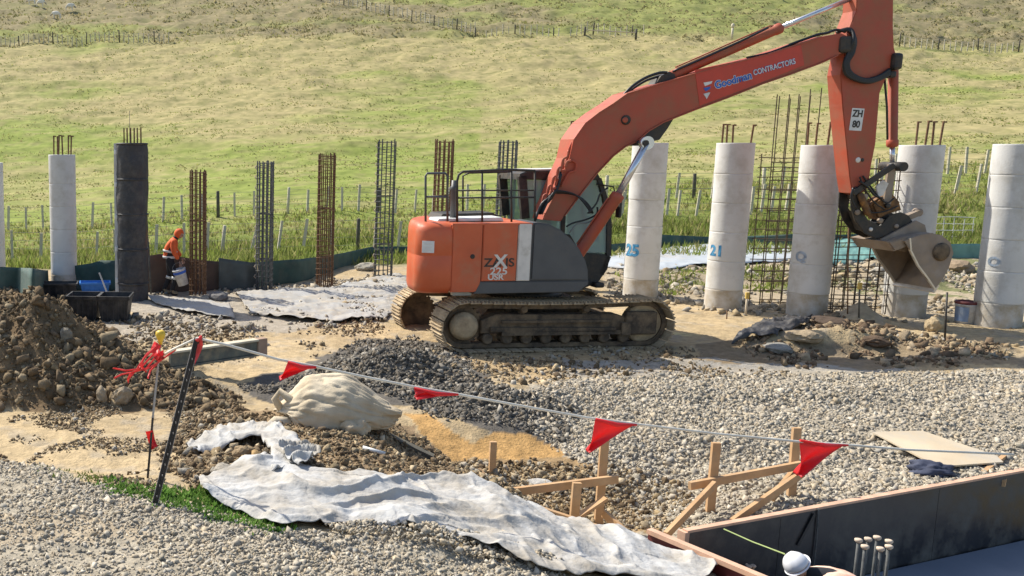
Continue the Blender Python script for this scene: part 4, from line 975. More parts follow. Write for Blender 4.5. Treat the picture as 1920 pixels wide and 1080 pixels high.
# ------------------------------------------------------------------ rebar cages
def cage(ub, vb, wpx, vtop, m, label, blobs=False):
    base = wp(ub, vb); s_ = F / (base.y * CT + (CAM_H - 1) * ST); r = wpx / s_ / 2 * .92
    H = z_of(vtop, base.y) - base.z
    t = empty('rebar_cage', base, random.uniform(0, 1), label, 'rebar cage', 'bare rebar cages waiting for concrete')
    nb = 12
    for k in range(nb):
        a = 2 * math.pi * k / nb; mb = MB(); mb.tube([(r * math.cos(a), r * math.sin(a), -.1), (r * 1.0 * math.cos(a) + random.uniform(-.006, .006), r * math.sin(a), H + random.uniform(-.04, .04))], .0165, 6); mb.build('upright_bar', m, t)
    pts = []; turns = int(H / .14)
    for i in range(turns * 14 + 1):
        a = 2 * math.pi * i / 14; pts.append(((r + .02) * math.cos(a), (r + .02) * math.sin(a), .02 + .14 * i / 14))
    mb = MB(); mb.tube(pts, .008, 5); mb.build('spiral_tie', m, t)
    for z in (H * .25, H * .6, H - .05):
        mb = MB(); mb.tube([((r - .03) * math.cos(a), (r - .03) * math.sin(a), z) for a in np.linspace(0, 2 * math.pi, 25)], .011, 5, False); mb.build('stiffener_hoop', m, t)
    if blobs:  # pale pieces down the left edge stand in for sunlit hoops
        dv = Vector((-base.y, base.x, 0)).normalized(); c, s2 = math.cos(-t.rotation_euler.z), math.sin(-t.rotation_euler.z)
        lx, ly = dv.x * c - dv.y * s2, dv.x * s2 + dv.y * c
        k = 0; z = .12
        while z < H - .05:
            mb = MB(); p = Vector((lx * (r + .05), ly * (r + .05), z)); mb.tube([p + Vector((-lx * .05, -ly * .05, -.05)), p, p + Vector((-lx * .03, -ly * .03, .05))], .014, 5); mb.build('lit_hoop_mark', 'cap', t); z += .24
    return t
cage(371, 552, 33, 320, 'rust', 'rusty cage, first right of the person in orange')
cage(495, 546, 33, 302, 'rebar', 'grey cage with sunlit hoop edges marked in pale colour, second from the left', True)
cage(608, 541, 33, 289, 'rust', 'rusty brown cage, third from the left')
cage(718, 521, 35, 263, 'rebar', 'grey cage with sunlit hoop edges marked in pale colour just left of the excavator tail', True)
cage(824, 520, 35, 263, 'rust', 'rusty cage behind the small handrail of the excavator')
cage(941, 516, 35, 263, 'rebar', 'grey cage behind the long handrail of the excavator')

# flat reinforcement mats behind the right hand columns
def mat_of_bars(u0, u1, vb, vtops, hz, label, Y=None, m='meshbar', r=.0105, cat='steel mesh', name='reinforcing_mat', sp=.2):
    p0 = wp(u0, vb); Yb = p0.y if Y is None else Y; p0 = at_y(u0, vb, Yb); p1 = at_y(u1, vb - 0, Yb)
    t = empty(name, (p0.x, Yb, p0.z), 0, label, cat); W = p1.x - p0.x; n = max(2, int(W / sp))
    for k in range(n + 1):
        x = W * k / n; u = u0 + (u1 - u0) * k / n; vt = [b for a, b in vtops if u >= a][-1]
        h = z_of(vt, Yb) - p0.z + random.uniform(-.05, .05)
        mb = MB(); mb.tube([(x, 0, -.05), (x + random.uniform(-.02, .02), random.uniform(-.03, .03), h)], r, 5); mb.build('upright_bar', m, t)
    z = .1; hmax = z_of(hz, Yb) - p0.z
    while z < hmax:
        mb = MB(); mb.tube([(-.05, .02, z), (W * .5, .02, z + random.uniform(-.02, .01)), (W + .05, .02, z + random.uniform(-.02, .02))], r, 5); mb.build('cross_bar', m, t); z += random.uniform(.19, .25)
    return t
mat_of_bars(1404, 1482, 575, [(0, 285), (1416, 175)], 285, 'tall mesh standing between the columns with blue and faint marks')
mat_of_bars(1428, 1520, 570, [(0, 180), (1475, 165), (1515, 290)], 290, 'second tall mesh just behind the first, its bars rising above the rest', Y=wp(1428, 575).y + .45)
mat_of_bars(1560, 1660, 584, [(0, 300)], 300, 'second layer of mesh close behind the one half hidden by the stick', Y=wp(1600, 588).y + .4)
mat_of_bars(1556, 1640, 588, [(0, 300)], 300, 'mesh half hidden behind the stick, right of the column with the faint mark')
mat_of_bars(1748, 1822, 450, [(0, 408)], 406, 'small pale mesh leaning beyond the bucket', m='conc', r=.011, sp=.26)

# ------------------------------------------------------------------ fences
def make_prototypes():
    mb = MB(); mb.box((0, 0, .5), (.095, .055, 1.0)); a = mb.mesh('batten'); a.materials.append(M['post'])
    mb = MB(); mb.lathe((0, 0, 0), [(.075, -.1), (.07, 1.0), (.05, 1.02)], 8); b_ = mb.mesh('fence_post'); b_.materials.append(M['postdark'])
    mb = MB(); mb.lathe((0, 0, 0), [(.075, -.1), (.07, 1.0), (.05, 1.02)], 8); c_ = mb.mesh('fence_post'); c_.materials.append(M['post'])
    return a, b_, c_
BAT, PST, PSTL = make_prototypes()
def fence(label, items, wires=5, hgt=1.1, group=None):
    """items: (x, y, height, lean, kind)"""
    x0, y0 = items[0][0], items[0][1]; t = empty('wire_fence', (x0, y0, gz(x0, y0)), 0, label, 'fence', group)
    o0 = t.location.copy(); tops = []
    for (x, y, h, lean, kind) in items:
        z = gz(x, y); me = {'b': BAT, 'p': PST, 'l': PSTL}[kind]
        o = bpy.data.objects.new('batten' if kind == 'b' else 'fence_post', me); COL.objects.link(o); o.parent = t
        o.location = Vector((x, y, z - .03)) - o0; o.scale = (random.uniform(.85, 1.15), 1, h); o.rotation_euler = (random.uniform(-.04, .04), lean, random.uniform(-.3, .3))
        tops.append(Vector((x, y, z)) - o0)
    for k in range(wires):
        mb = MB(); hh = hgt * (.18 + .78 * k / (wires - 1)); mb.tube([p + Vector((0, -.03, hh)) for p in tops], .004 + .00004 * y0, 4); mb.build('fence_wire', 'wire', t)
    return t
def item_at(u, Y, h=1.08, lean=0., kind='b'):
    X = (u - CX) / F * (Y * CT + (CAM_H - 0.3) * ST); return (X, Y, h, lean, kind)
low_l = [(-12, 0), (22, .0), (75, .05), (120, 0), (180, .06), (216, 0), (250, .05), (292, .03), (345, 0), (388, .05), (416, .10, 'l'), (470, .22), (521, .14), (568, .12), (620, .05), (671, 0, 'P'), (702, .05), (746, .08), (800, .05), (860, .05), (920, .1)]
it = []
for q in low_l:
    kd = q[2] if len(q) > 2 else 'b'; it.append(item_at(q[0], 32.6, 1.12 * random.uniform(.92, 1.06), q[1], {'l': 'l', 'P': 'p', 'b': 'b'}[kd]))
fence('lower fence at left, nearest the green cloth, with leaning battens', it, 4)
low_r = [(1100, .05), (1163, .06), (1182, .05), (1248, .03), (1268, .07), (1303, .07), (1342, .05), (1405, .05), (1424, .04), (1443, .04), (1470, .05), (1500, .0), (1545, 0), (1590, .04), (1640, .05), (1700, .05), (1740, .03), (1783, .08), (1822, .1), (1872, .06), (1930, .05)]
fence('lower fence at right, seen between the pale columns', [item_at(q[0], 36.5 + .0015 * (q[0] - 1100), 1.1 * random.uniform(.9, 1.08), q[1]) for q in low_r], 4)
u = -20; it = []; k = 0
while u < 1960:
    kd = 'p' if k % 9 == 4 else ('l' if k % 9 == 8 else 'b')
    it.append(item_at(u, 41.5 + .9 * math.sin(u / 300), 1.12 * random.uniform(.93, 1.08), random.uniform(-.03, .07), kd)); u += random.uniform(29, 37); k += 1
fence('long upper fence crossing the foot of the pasture behind the columns', it, 5)
def fence_far(label, u0, u1, step, Yf, gap=0.0):
    it = []; u = u0; k = 0
    while u < u1:
        Y = Yf(u)
        if random.random() > gap: it.append(item_at(u, Y, (1.15 if k % 7 else 1.3) * random.uniform(.9, 1.1), random.uniform(-.05, .05), 'p' if k % 7 == 0 else 'b'))
        u += step * random.uniform(.85, 1.15); k += 1
    # scaled up battens read at this distance
    f_ = fence(label, it, 4)
    return f_
fence_far('far fence along the top of the pasture, left end', -20, 320, 9, lambda u: 114.0)
fence_far('far fence along the top of the pasture, middle stretch beside the rails', 880, 1200, 10, lambda u: 114.5, .1)
fence_far('far fence along the top of the pasture, right of the stick', 1660, 1960, 10, lambda u: 112.0)
def hill_y(v, u):
    return on_ground(u, v).y
it = []
for k in range(40):
    f_ = k / 39; u = 560 + 330 * f_; v = -8 + 72 * f_ ** 1.0
    p = on_ground(u, v); it.append((p.x, p.y, 1.2 * random.uniform(.9, 1.1), random.uniform(-.05, .05), 'p' if k % 5 == 0 else 'b'))
fence('fence climbing the hill diagonally at upper centre', it, 4)
# pale rails by the far fence
a, b_ = wp(1096, 70), wp(1192, 74)
t = empty('field_rail', a, 0, 'pale timber rail laid between two dark posts beyond the pasture', 'rail')
d = b_ - a; mb = MB(); mb.tube([(0, 0, .85), (d.x, d.y, d.z + .75)], .07, 6); mb.build('rail', 'ply', t)
for q in (Vector((0, 0, 0)), d):
    mb = MB(); mb.tube([q, q + Vector((0, 0, 1.2))], .13, 8); mb.build('fence_post', 'postdark', t)
p = wp(1372, 74); mb = MB(); mb.tube([(0, 0, 0), (0, 0, 1.3)], .12, 8); mb.lathe((0, 0, 1.3), [(.12, 0), (.2, .15), (.16, .4), (.03, .5)], 10)
props(mb.build('marker_post', 'post', None, p), 'yellowish marker post on the far edge of the pasture above the boom', 'post')

# ------------------------------------------------------------------ cloth
def cloth(name, top, bot, nu, nv, m, label, cat, amp=.05, lift=.02, fr=2.0, stand=False, seed=0, ridge=1.0, thick=.004, group=None):
    """a sheet between two rows of points given in the picture; laid on the ground, or stood up when stand"""
    def line(pts, n):
        L_ = [0]
        for a, b in zip(pts, pts[1:]): L_.append(L_[-1] + (Vector(b[:2]) - Vector(a[:2])).length)
        s = np.linspace(0, L_[-1], n); return np.interp(s, L_, [p[0] for p in pts]), np.interp(s, L_, [p[1] for p in pts])
    tu, tv = line(top, nu); bu, bv = line(bot, nu)
    V = np.zeros((nv, nu, 3))
    if stand:
        Bs = [wp(bu[i], bv[i]) for i in range(0, nu, 3)]
        bx = np.interp(np.arange(nu), np.arange(0, nu, 3), [p.x for p in Bs]); by = np.interp(np.arange(nu), np.arange(0, nu, 3), [p.y for p in Bs])
        by = np.convolve(np.pad(by, 4, 'edge'), np.ones(9) / 9, 'valid'); bx = (bu - CX) / F * (by * CT + (CAM_H - .2) * ST)
        bz = ter(bx, by) - .04
        tz = np.array([z_of(tv[i], by[i]) for i in range(nu)]); tx = (tu - CX) / F * (by * CT + (CAM_H - tz) * ST)
        for j in range(nv):
            f = j / (nv - 1); q = np.stack([bx * (1 - f) + tx * f, by, bz * (1 - f) + tz * f], -1)
            w_ = (fbm(q[:, 0] * fr, q[:, 2] * fr * .6, 4, seed) - .5) * amp * 2; q[:, 1] += w_; V[j] = q
    else:
        for j in range(nv):
            f = j / (nv - 1); uu = tu * (1 - f) + bu * f; vv = tv * (1 - f) + bv * f
            z = np.zeros(nu) + .2
            for it_ in range(14):
                d = np.array([ray(a, b)[:] for a, b in zip(uu, vv)]) if it_ == 0 else d
                t_ = (z - CAM_H) / d[:, 2]; X = d[:, 0] * t_; Y = d[:, 1] * t_; z = .5 * z + .5 * ter(X, Y, False, False)
            V[j, :, 0] = X; V[j, :, 1] = Y
        X, Y = V[..., 0], V[..., 1]
        zb_ = ter(X, Y, False, False) * .7 + ter(X, Y, True, False) * .3
        wx = X + .5 * fbm(X * 1.1, Y * 1.1, 3, seed + 1); wy = Y + .5 * fbm(X * 1.1, Y * 1.1, 3, seed + 2)
        r1 = 1 - np.abs(2 * fbm(wx * fr, wy * fr * 1.4, 2, seed + 3) - 1); r2 = 1 - np.abs(2 * fbm(wx * fr * 2.7, wy * fr * 2.7, 2, seed + 6) - 1)
        s1, c1 = math.sin(.5), math.cos(.5); xr_ = wx * c1 + wy * s1; yr_ = -wx * s1 + wy * c1
        rd = lambda a, b_, o_, sd_: 1.1 - np.sqrt((2 * fbm(a, b_, o_, sd_) - 1) ** 2 + .01)
        r1 = rd(wx * fr * .7, wy * fr, 1, seed + 3); r2 = rd(wx * fr * 3.2, wy * fr * 2.4, 2, seed + 6)
        r3 = rd(xr_ * fr * .8, yr_ * fr * 3.2, 1, seed + 12); r4 = rd(xr_ * fr * 4.0, yr_ * fr * 1.6, 1, seed + 15); q_ = fbm(X * 1.2, Y * 1.6, 2, seed + 30)
        V[..., 2] = zb_ + lift + amp * ridge * (.60 * r1 ** 4 + .26 * r2 ** 5 + .75 * r3 ** 6 * smooth(q_, .3, .55) + .5 * r4 ** 7 * smooth(1 - q_, .35, .6)) + amp * .7 * fbm(X * 1.3, Y * 1.3, 2, seed + 9)
        V[..., 2] += amp * (.45 * crumple(wx, wy * 2.0, .5, seed) + .26 * crumple(wx * .8, wy * 1.7, .18, seed + 1) + .12 * crumple(X, Y, .06, seed + 2)) * (.5 if 'tarp' in name else 1)
        f2 = np.linspace(0, 1, nv)[:, None]; V[..., 2] -= (lift + amp * .25) * (np.exp(-f2 / .06) + np.exp(-(1 - f2) / .06)) * np.clip(2.2 * fbm(X * 2.5, Y * 2.5, 2, seed + 18) - .5, 0, 1)
        V[..., 1] += (smooth(-f2, -.12, 0) - smooth(f2, .88, 1)) * (fbm(X * 3, X * 0 + 2, 3, seed + 20) - .5) * .22
    i = (np.arange(nv - 1)[:, None] * nu + np.arange(nu - 1)[None]).ravel()
    me = np_mesh(name, V.reshape(-1, 3), np.stack([i, i + 1, i + nu + 1, i + nu], -1), None, True)
    o = link(name, me, m); so = o.modifiers.new('thickness', 'SOLIDIFY'); so.thickness = thick; so.offset = 0
    return props(o, label, cat, group)
cloth('silt_fence', [(0, 500), (60, 503), (85, 507), (90, 507)], [(-5, 545), (60, 545), (80, 545), (92, 545)], 30, 8, 'silt', 'green silt cloth between the two leftmost columns', 'silt fence', .05, stand=True, seed=3)
cloth('silt_fence', [(140, 498), (170, 494), (190, 488), (225, 488)], [(140, 545), (170, 545), (190, 545), (225, 545)], 30, 8, 'silt', 'peaked dark green silt cloth left of the black wrapped column', 'silt fence', .06, stand=True, seed=5)
cloth('silt_fence', [(275, 480), (300, 476), (340, 482), (380, 488), (412, 490)], [(275, 548), (300, 548), (340, 548), (380, 546), (412, 543)], 40, 10, 'siltbrown', 'brown silt cloth behind the person in orange', 'silt fence', .07, stand=True, seed=7)
cloth('silt_fence', [(410, 483), (440, 488), (470, 492), (482, 492)], [(410, 545), (440, 545), (470, 543), (484, 541)], 30, 8, 'siltgrey', 'grey green silt cloth between the two left cages', 'silt fence', .06, stand=True, seed=8)
cloth('silt_fence', [(483, 491), (560, 486), (630, 477), (700, 462), (765, 462), (800, 470)], [(483, 538), (560, 530), (630, 505), (700, 484), (765, 482), (800, 486)], 90, 8, 'silt', 'long dark green silt cloth sagging behind the middle cages', 'silt fence', .07, stand=True, seed=9)
cloth('silt_fence', [(1100, 462), (1180, 455), (1240, 440), (1330, 444), (1400, 443), (1500, 438), (1580, 440), (1640, 437)], [(1100, 480), (1180, 476), (1240, 466), (1330, 460), (1400, 462), (1500, 468), (1580, 458), (1640, 456)], 90, 8, 'silt', 'dark green silt cloth behind the right hand columns', 'silt fence', .06, stand=True, seed=12)
cloth('silt_fence', [(1770, 458), (1830, 457), (1880, 460), (1960, 458)], [(1770, 484), (1830, 484), (1880, 482), (1960, 480)], 40, 8, 'siltlight', 'bright teal silt cloth at right behind the bucket', 'silt fence', .08, stand=True, seed=14)
cloth('tarpaulin', [(1120, 484), (1240, 468), (1330, 461), (1500, 464)], [(1120, 500), (1240, 511), (1330, 500), (1500, 490)], 100, 24, 'tarp', 'pale blue grey tarpaulin spread on the ground behind the columns', 'tarpaulin', .03, .08, 1.2, seed=20)
cloth('tarpaulin', [(1500, 462), (1560, 455), (1700, 458)], [(1500, 500), (1560, 502), (1700, 490)], 70, 24, 'siltlight', 'crumpled pale teal sheet on the ground behind the bucket', 'tarpaulin', .09, .12, 1.6, seed=23)
cloth('ground_sheet', [(440, 553), (540, 545), (640, 540), (740, 515), (775, 525)], [(470, 592), (560, 602), (640, 606), (720, 600), (770, 570)], 130, 50, 'slurry', 'crumpled grey sheet on the ground between the cages and the excavator', 'ground sheet', .05, .03, 1.5, seed=26)
cloth('ground_sheet', [(270, 560), (340, 565), (430, 575)], [(290, 572), (350, 590), (440, 600)], 50, 16, 'slurry', 'narrow grey dusty sheet on the ground before the person in orange', 'ground sheet', .05, .03, 1.8, seed=28)
cloth('white_sheet', [(372, 905), (400, 898), (500, 872), (560, 878), (640, 900), (760, 908), (900, 920), (980, 950), (1060, 984), (1130, 1006), (1240, 1034), (1350, 1078)],
      [(380, 938), (430, 952), (520, 988), (600, 1000), (680, 996), (760, 1000), (840, 1020), (900, 1040), (960, 1062), (1060, 1082), (1180, 1100), (1290, 1120)], 520, 150, 'sheet', 'long white geotextile sheet draped over the bank in the foreground', 'sheet', .075, .03, 1.3, seed=31)
cloth('sheet_end', [(348, 846), (395, 822), (440, 806), (505, 808), (555, 832), (588, 872)], [(362, 864), (410, 850), (450, 840), (490, 838), (508, 862), (508, 908)], 160, 26, 'sheet', 'dirty twisted end of sheet looping round the tan lumps', 'sheet', .06, .05, 1.9, seed=35, ridge=1.2)
cloth('sheet_fold', [(560, 800 + 60), (575, 866), (600, 885)], [(520, 872), (540, 890), (560, 905)], 40, 20, 'sheet', 'bunched white fold where the twisted end meets the long sheet', 'sheet', .09, .06, 1.8, seed=37)
cloth('black_cloth', [(1385, 640), (1420, 615), (1480, 606), (1520, 603)], [(1370, 655), (1440, 640), (1490, 622), (1520, 612)], 60, 24, 'wrap', 'dark crumpled sheet on the left end of the low heap below the bucket', 'sheet', .08, .05, 2.0, seed=39)

# ------------------------------------------------------------------ sack
p = wp(640, 800); s_ = F / (p.y * CT + 3.2 * ST)
mb = MB(); bmesh.ops.create_icosphere(mb.bm, subdivisions=6, radius=1)
A = np.array([v.co[:] for v in mb.bm.verts]); x, y, z = A.T
# long low hump, thick at left of centre, tapering to the right with a tied corner at the left
w_ = 1 - .32 * smooth(x, .1, 1.0) - .45 * smooth(-x, .55, 1.0)
hgt = (1 - .62 * smooth(x, .05, .95) - .66 * smooth(-x, .40, .95))
n1 = fbm(x * 1.9 + z * .6 + 9, y * 2.2 + z + 3, 3, 50) - .5; rg = 1 - np.abs(2 * fbm(x * 3.0 + z * 1.2 + 5, y * 3 + z * 1.8 + 7, 3, 53) - 1)
rg2 = 1 - np.abs(2 * fbm(x * 1.3 + z * 3.5 + 5, y * 1.6 + z * .8 + 7, 2, 57) - 1)
cr = .10 * crumple(x * 1.2 + z * .5 + 3, z * 1.2 + y * .6 + 2, .42, 4) + .04 * crumple(x * 1.2 + z * .5 + 3, z * 1.4 + y * .8 + 2, .16, 5)
rr = 1 + .14 * n1 + cr - .02 * rg ** 6 - .06 * rg2 ** 14 + .012 * fbm(x * 9, y * 9 + z * 7, 2, 59)
X_ = x * .72 * rr; Y_ = y * .45 * w_ * rr; Z_ = np.maximum(z, -.35) * .45 * hgt * rr + .12 + .05 * np.sin(x * 6) * (z < 0)
for v, a, b_, c in zip(mb.bm.verts, X_, Y_, Z_): v.co = (a, b_, c)
for f in mb.bm.faces: f.smooth = True
t = empty('bulk_bag', (p.x - .02, p.y + .25, gz(p.x, p.y + .25)), R(-8), 'slumped dusty cream bag lying on the brown rubble', 'bag')
mb.build('bag_body', 'sack', t)
mb = MB(); mb.tube([(-.62, -.1, .12), (-.72, -.12, .28), (-.66, -.14, .38), (-.55, -.16, .30), (-.42, -.20, .20)], [.05, .045, .04, .05, .07], 9); mb.build('bag_handle', 'sack', t)
mb = MB(); mb.tube([(-.55, -.25, .02), (-.7, -.3, .05), (-.82, -.34, -.0)], [.09, .075, .03], 9); mb.build('bag_corner', 'sack', t)
mb = MB(); bmesh.ops.create_icosphere(mb.bm, subdivisions=4, radius=1)
for v in mb.bm.verts:
    q = v.co.copy(); nn = float(fbm(np.array([q.x * 3 + 4]), np.array([q.y * 3 + q.z * 2]), 3, 8)[0]) - .5
    v.co = Vector((q.x * .17, q.y * .14, q.z * .13)) * (1 + .8 * nn) + Vector((.20, -.40, .05))
for f in mb.bm.faces: f.smooth = True
mb.build('tied_neck', 'sack', t)

# ------------------------------------------------------------------ rocks one can point to
def rock(u, v, wpx, hpx, label, m='clod', col=(.40, .32, .22), seed=0, sub=3):
    p = wp(u, v + hpx * .35); s_ = F / (p.y * CT + 3.2 * ST); mb = MB(); bmesh.ops.create_icosphere(mb.bm, subdivisions=sub, radius=1)
    for vv in mb.bm.verts:
        q = vv.co; nn = float(fbm(np.array([q.x * 1.3 + seed]), np.array([q.y * 1.3 + q.z * 1.7 + seed * 2]), 4, seed)[0]) - .5
        vv.co = Vector((q.x * wpx / s_ / 2, q.y * wpx / s_ / 2 * .8, q.z * hpx / s_ / 2)) * (1 + .9 * nn)
    me = mb.mesh('rock'); at = me.color_attributes.new('Col', 'FLOAT_COLOR', 'POINT'); at.data.foreach_set('color', np.tile([*col, 1], len(me.vertices)).astype(np.float32))
    o = link('rock', me, m, None, (p.x, p.y, p.z + hpx / s_ / 2 * .6)); o.rotation_euler.z = seed
    return props(o, label, 'rock', 'larger rocks and lumps lying about')
rock(229, 740, 40, 38, 'largest rounded tan boulder at the front foot of the spoil mound', seed=1)
rock(191, 741, 22, 34, 'tall tan stone just left of the largest boulder', seed=2)
rock(124, 628, 26, 34, 'grey brown stone halfway up the spoil mound', col=(.26, .23, .18), seed=3)
rock(84, 722, 30, 28, 'brown lump near the left foot of the spoil mound', col=(.24, .18, .11), seed=4)
rock(478, 862, 30, 36, 'orange tan lump inside the loop of twisted sheet', col=(.46, .31, .15), seed=5)
rock(452, 846, 34, 26, 'tan lump left of the orange one in the loop of sheet', col=(.38, .28, .17), seed=6)
rock(420, 880, 44, 26, 'grey tan slab leaning at the left of the sheet loop', col=(.38, .34, .28), seed=7)
rock(1552, 600, 60, 14, 'dark flat slab on top of the low heap', col=(.12, .09, .07), seed=8)
rock(1500, 628, 70, 24, 'broad tan slab on the low heap below the bucket', col=(.42, .33, .22), seed=9)
rock(1752, 608, 42, 36, 'angular pale clay lump by the thin dark stake', col=(.48, .38, .24), seed=10)
rock(1460, 652, 56, 16, 'grey flat slab at the front of the low heap', col=(.34, .32, .28), seed=11)
rock(1640, 640, 44, 20, 'dark lump on the right end of the low heap', col=(.14, .10, .07), seed=12)
rock(685, 500, 46, 20, 'pale clay lump before the silt cloth, left of the excavator', col=(.40, .37, .30), seed=13)
rock(1798, 500, 50, 26, 'brown boulder behind the rightmost column', col=(.33, .25, .17), seed=14)
rock(410, 556, 42, 20, 'grey boulder at the foot of the first cage', col=(.22, .21, .20), seed=15)
rock(1010, 905, 50, 14, 'pale slab of stone in the hollow by the timber frame', col=(.50, .48, .44), seed=16)
# ------------------------------------------------------------------ boarded pit (formwork)
PH = .86
t = empty('formwork', (FA.x, FA.y, FORM_TOP - PH), 0, 'black film faced formwork boards round the pit at lower right', 'formwork')
o0 = t.location.copy()
def board(a, b, z0, z1, th, m, name, nrm, parent=t, base=None, gap=0.0):
    mb = MB(); a = Vector(a); b = Vector(b); d = (b - a).normalized(); a2 = a + d * gap; b2 = b - d * gap
    vs = [mb.bm.verts.new(q) for q in [(p.x + nrm.x * k, p.y + nrm.y * k, z) for k in (0, th) for p, z in ((a2, z0), (b2, z0), (b2, z1), (a2, z1))]]
    for f in ((0, 1, 2, 3), (7, 6, 5, 4), (0, 4, 5, 1), (1, 5, 6, 2), (2, 6, 7, 3), (3, 7, 4, 0)): mb.bm.faces.new([vs[k] for k in f])
    o = mb.build(name, m, parent); o.data.transform(Matrix.Translation(-(base or o0))); return o
zt = FORM_TOP; fe = FA + fd * 5.6
segs = [0, 1.22, 3.62, 5.6]
for a, b_ in zip(segs, segs[1:]):
    bd = board(FA + fd * a, FA + fd * b_, zt - PH, zt, .017, 'formply', 'form_board', fn, gap=.003)
    for k in np.arange(a + .25, b_, .6): 
        if k < 5.5: board(FA + fd * k, FA + fd * (k + .045), zt - PH, zt - .06, .09, 'timber', 'stud', fn).location += fn * .019
board(FA - fd * .46, FA - fd * .004, zt - PH, zt - .10, .017, 'formply', 'form_board', fn)
board(FA - fd * .02, fe, zt - .02, zt + .026, .065, 'timberpink', 'top_plate', fn).location += fn * .003 + Vector((0, 0, .0))
board(FA - fd * .02, fe, zt - .52, zt - .43, .045, 'timber', 'waling', fn).location += fn * .112
le = LA + ld * 2.6; li = Vector((ld.y, -ld.x, 0)); li = li if li.dot(fd) > 0 else -li
board(LA, le, zt - PH, zt - .002, .017, 'formply', 'form_board', -li, gap=.003)
board(LA, le, zt - .0, zt + .045, .075, 'timberpink', 'top_plate', -li)
board(LA, le, zt - .14, zt - .012, .03, 'darkred', 'edge_board', -li).location += -li * .02
board(FA - fd * .0, FA - fd * .055, zt - .5, zt + .01, .09, 'timberpink', 'end_stud', fn)
# strap hanging down the far boards
q = at_y(1549, 970, FA.y + .5); sdist = (q - FA).dot(fd); c = FA + fd * sdist - fn * .012
mb = MB(); mb.tube([c + Vector((0, 0, zt - c.z + .02)) - o0, c + Vector((.012, 0, zt - c.z - .35)) - o0, c + Vector((.0, -.01, zt - c.z - .74)) - o0], .009, 5); mb.build('strap_or_shadow', 'rebar', t)
c2 = c - fd * .05
mb = MB(); a_ = c2 + Vector((0, 0, zt - c2.z - .03)) - o0; b2 = c2 - fd * .20 + Vector((0, 0, zt - c2.z - .34)) - o0
mb.bar(a_, b2, .035, .012, fn); mb.build('strap_or_shadow', 'rubber', t)  # slanted dark bar modelled in place of a shadow on the boards
# slab inside
cor = [FA + fd * 1.3 - fn * .02, fe - fn * .02, fe - fn * 3.5, FA + fd * 1.3 - fn * 3.5]
mb = MB(); vs = [mb.bm.verts.new((p.x, p.y, FLOOR_Z + .03)) for p in cor] + [mb.bm.verts.new((p.x, p.y, FLOOR_Z - .2)) for p in cor]
for f in ((0, 1, 2, 3), (7, 6, 5, 4), (0, 4, 5, 1), (1, 5, 6, 2), (2, 6, 7, 3), (3, 7, 4, 0)): mb.bm.faces.new([vs[k] for k in f])
props(mb.build('slab', 'slab'), kind='structure')
# starter bars standing in the pit, pale caps on top
t = empty('starter_bar_bundle', at_z(1640, 1150, FLOOR_Z), 0, 'seven steel bars with pale caps standing in the black boarded pit', 'steel bars'); o0 = t.location.copy()
for (u, v, yy) in ((1610, 1012, 8.62), (1622, 1024, 8.45), (1628, 1010, 8.9), (1645, 1007, 8.75), (1651, 1028, 8.5), (1667, 1014, 8.8), (1667, 1024, 8.55)):
    p = at_y(u, v, yy); q = Vector((p.x + random.uniform(-.02, .02), p.y, FLOOR_Z))
    mb = MB(); mb.tube([q - o0, p - o0], .014, 8); b_ = mb.build('bar', 'rebar', t)
    mb = MB(); mb.lathe(p - o0, [(.02, -.03), (.034, -.012), (.034, .006), (.02, .012)], 12); mb.build('bar_cap', 'cap', b_)
t = empty('bar_heads', at_z(1390, 1066, -.75), 0, 'short pale capped bars low in the left corner of the pit', 'steel bars'); o0 = t.location.copy()
for (u, v) in ((1356, 1050), (1375, 1048), (1396, 1056), (1404, 1062), (1412, 1061)):
    p = at_z(u, v, -.72); mb = MB(); mb.tube([Vector((p.x, p.y, FLOOR_Z)) - o0, p - o0], .012, 7); mb.lathe(p - o0, [(.02, -.02), (.03, 0), (.02, .012)], 10); mb.build('bar', 'cap', t)
a, b_ = FA + fd * .33 - fn * .005, at_y(1469, 1038, 8.3)
a = Vector((a.x, a.y, zt - .0)); a = at_y(1357, 992, (FA + fd * .33).y - .02)
mb = MB(); mb.tube([a, (a + b_) / 2 - Vector((0, 0, .01)), b_, b_ + (b_ - a) * .02], .007, 6); props(mb.build('string_line', 'greenline'), 'taut yellow green string running across the pit to the hard hat', 'string')

# ------------------------------------------------------------------ timber profile frames in the hollow
def frame(label, sticks, Yd):
    t = None
    for (name, u0, v0, y0, u1, v1, y1, wx, wy) in sticks:
        a, b_ = at_y(u0, v0, y0), at_y(u1, v1, y1)
        if t is None: t = empty('timber_hurdle', (b_.x, b_.y, gz(b_.x, b_.y)), 0, label, 'timber frame'); o0 = t.location.copy()
        mb = MB(); mb.bar(a - o0, b_ - o0, wx, wy, Vector((0.05, 1, 0)) if name == 'post' else Vector((0, 0, 1))); mb.build(name, 'timber', t)
frame('sawn timber frame with a low rail at the left end of the hollow', [
    ('post', 1134, 820, 9.75, 1120, 1004, 9.75, .085, .04),
    ('post', 1082, 905, 9.35, 1074, 1000, 9.35, .085, .045),
    ('rail', 946, 924, 9.6, 1158, 898, 9.66, .045, .085),
    ('brace', 1052, 990, 9.42, 1136, 934, 9.5, .075, .03),
    ('brace', 1132, 962, 9.5, 1190, 1016, 9.1, .04, .085)], 9.6)
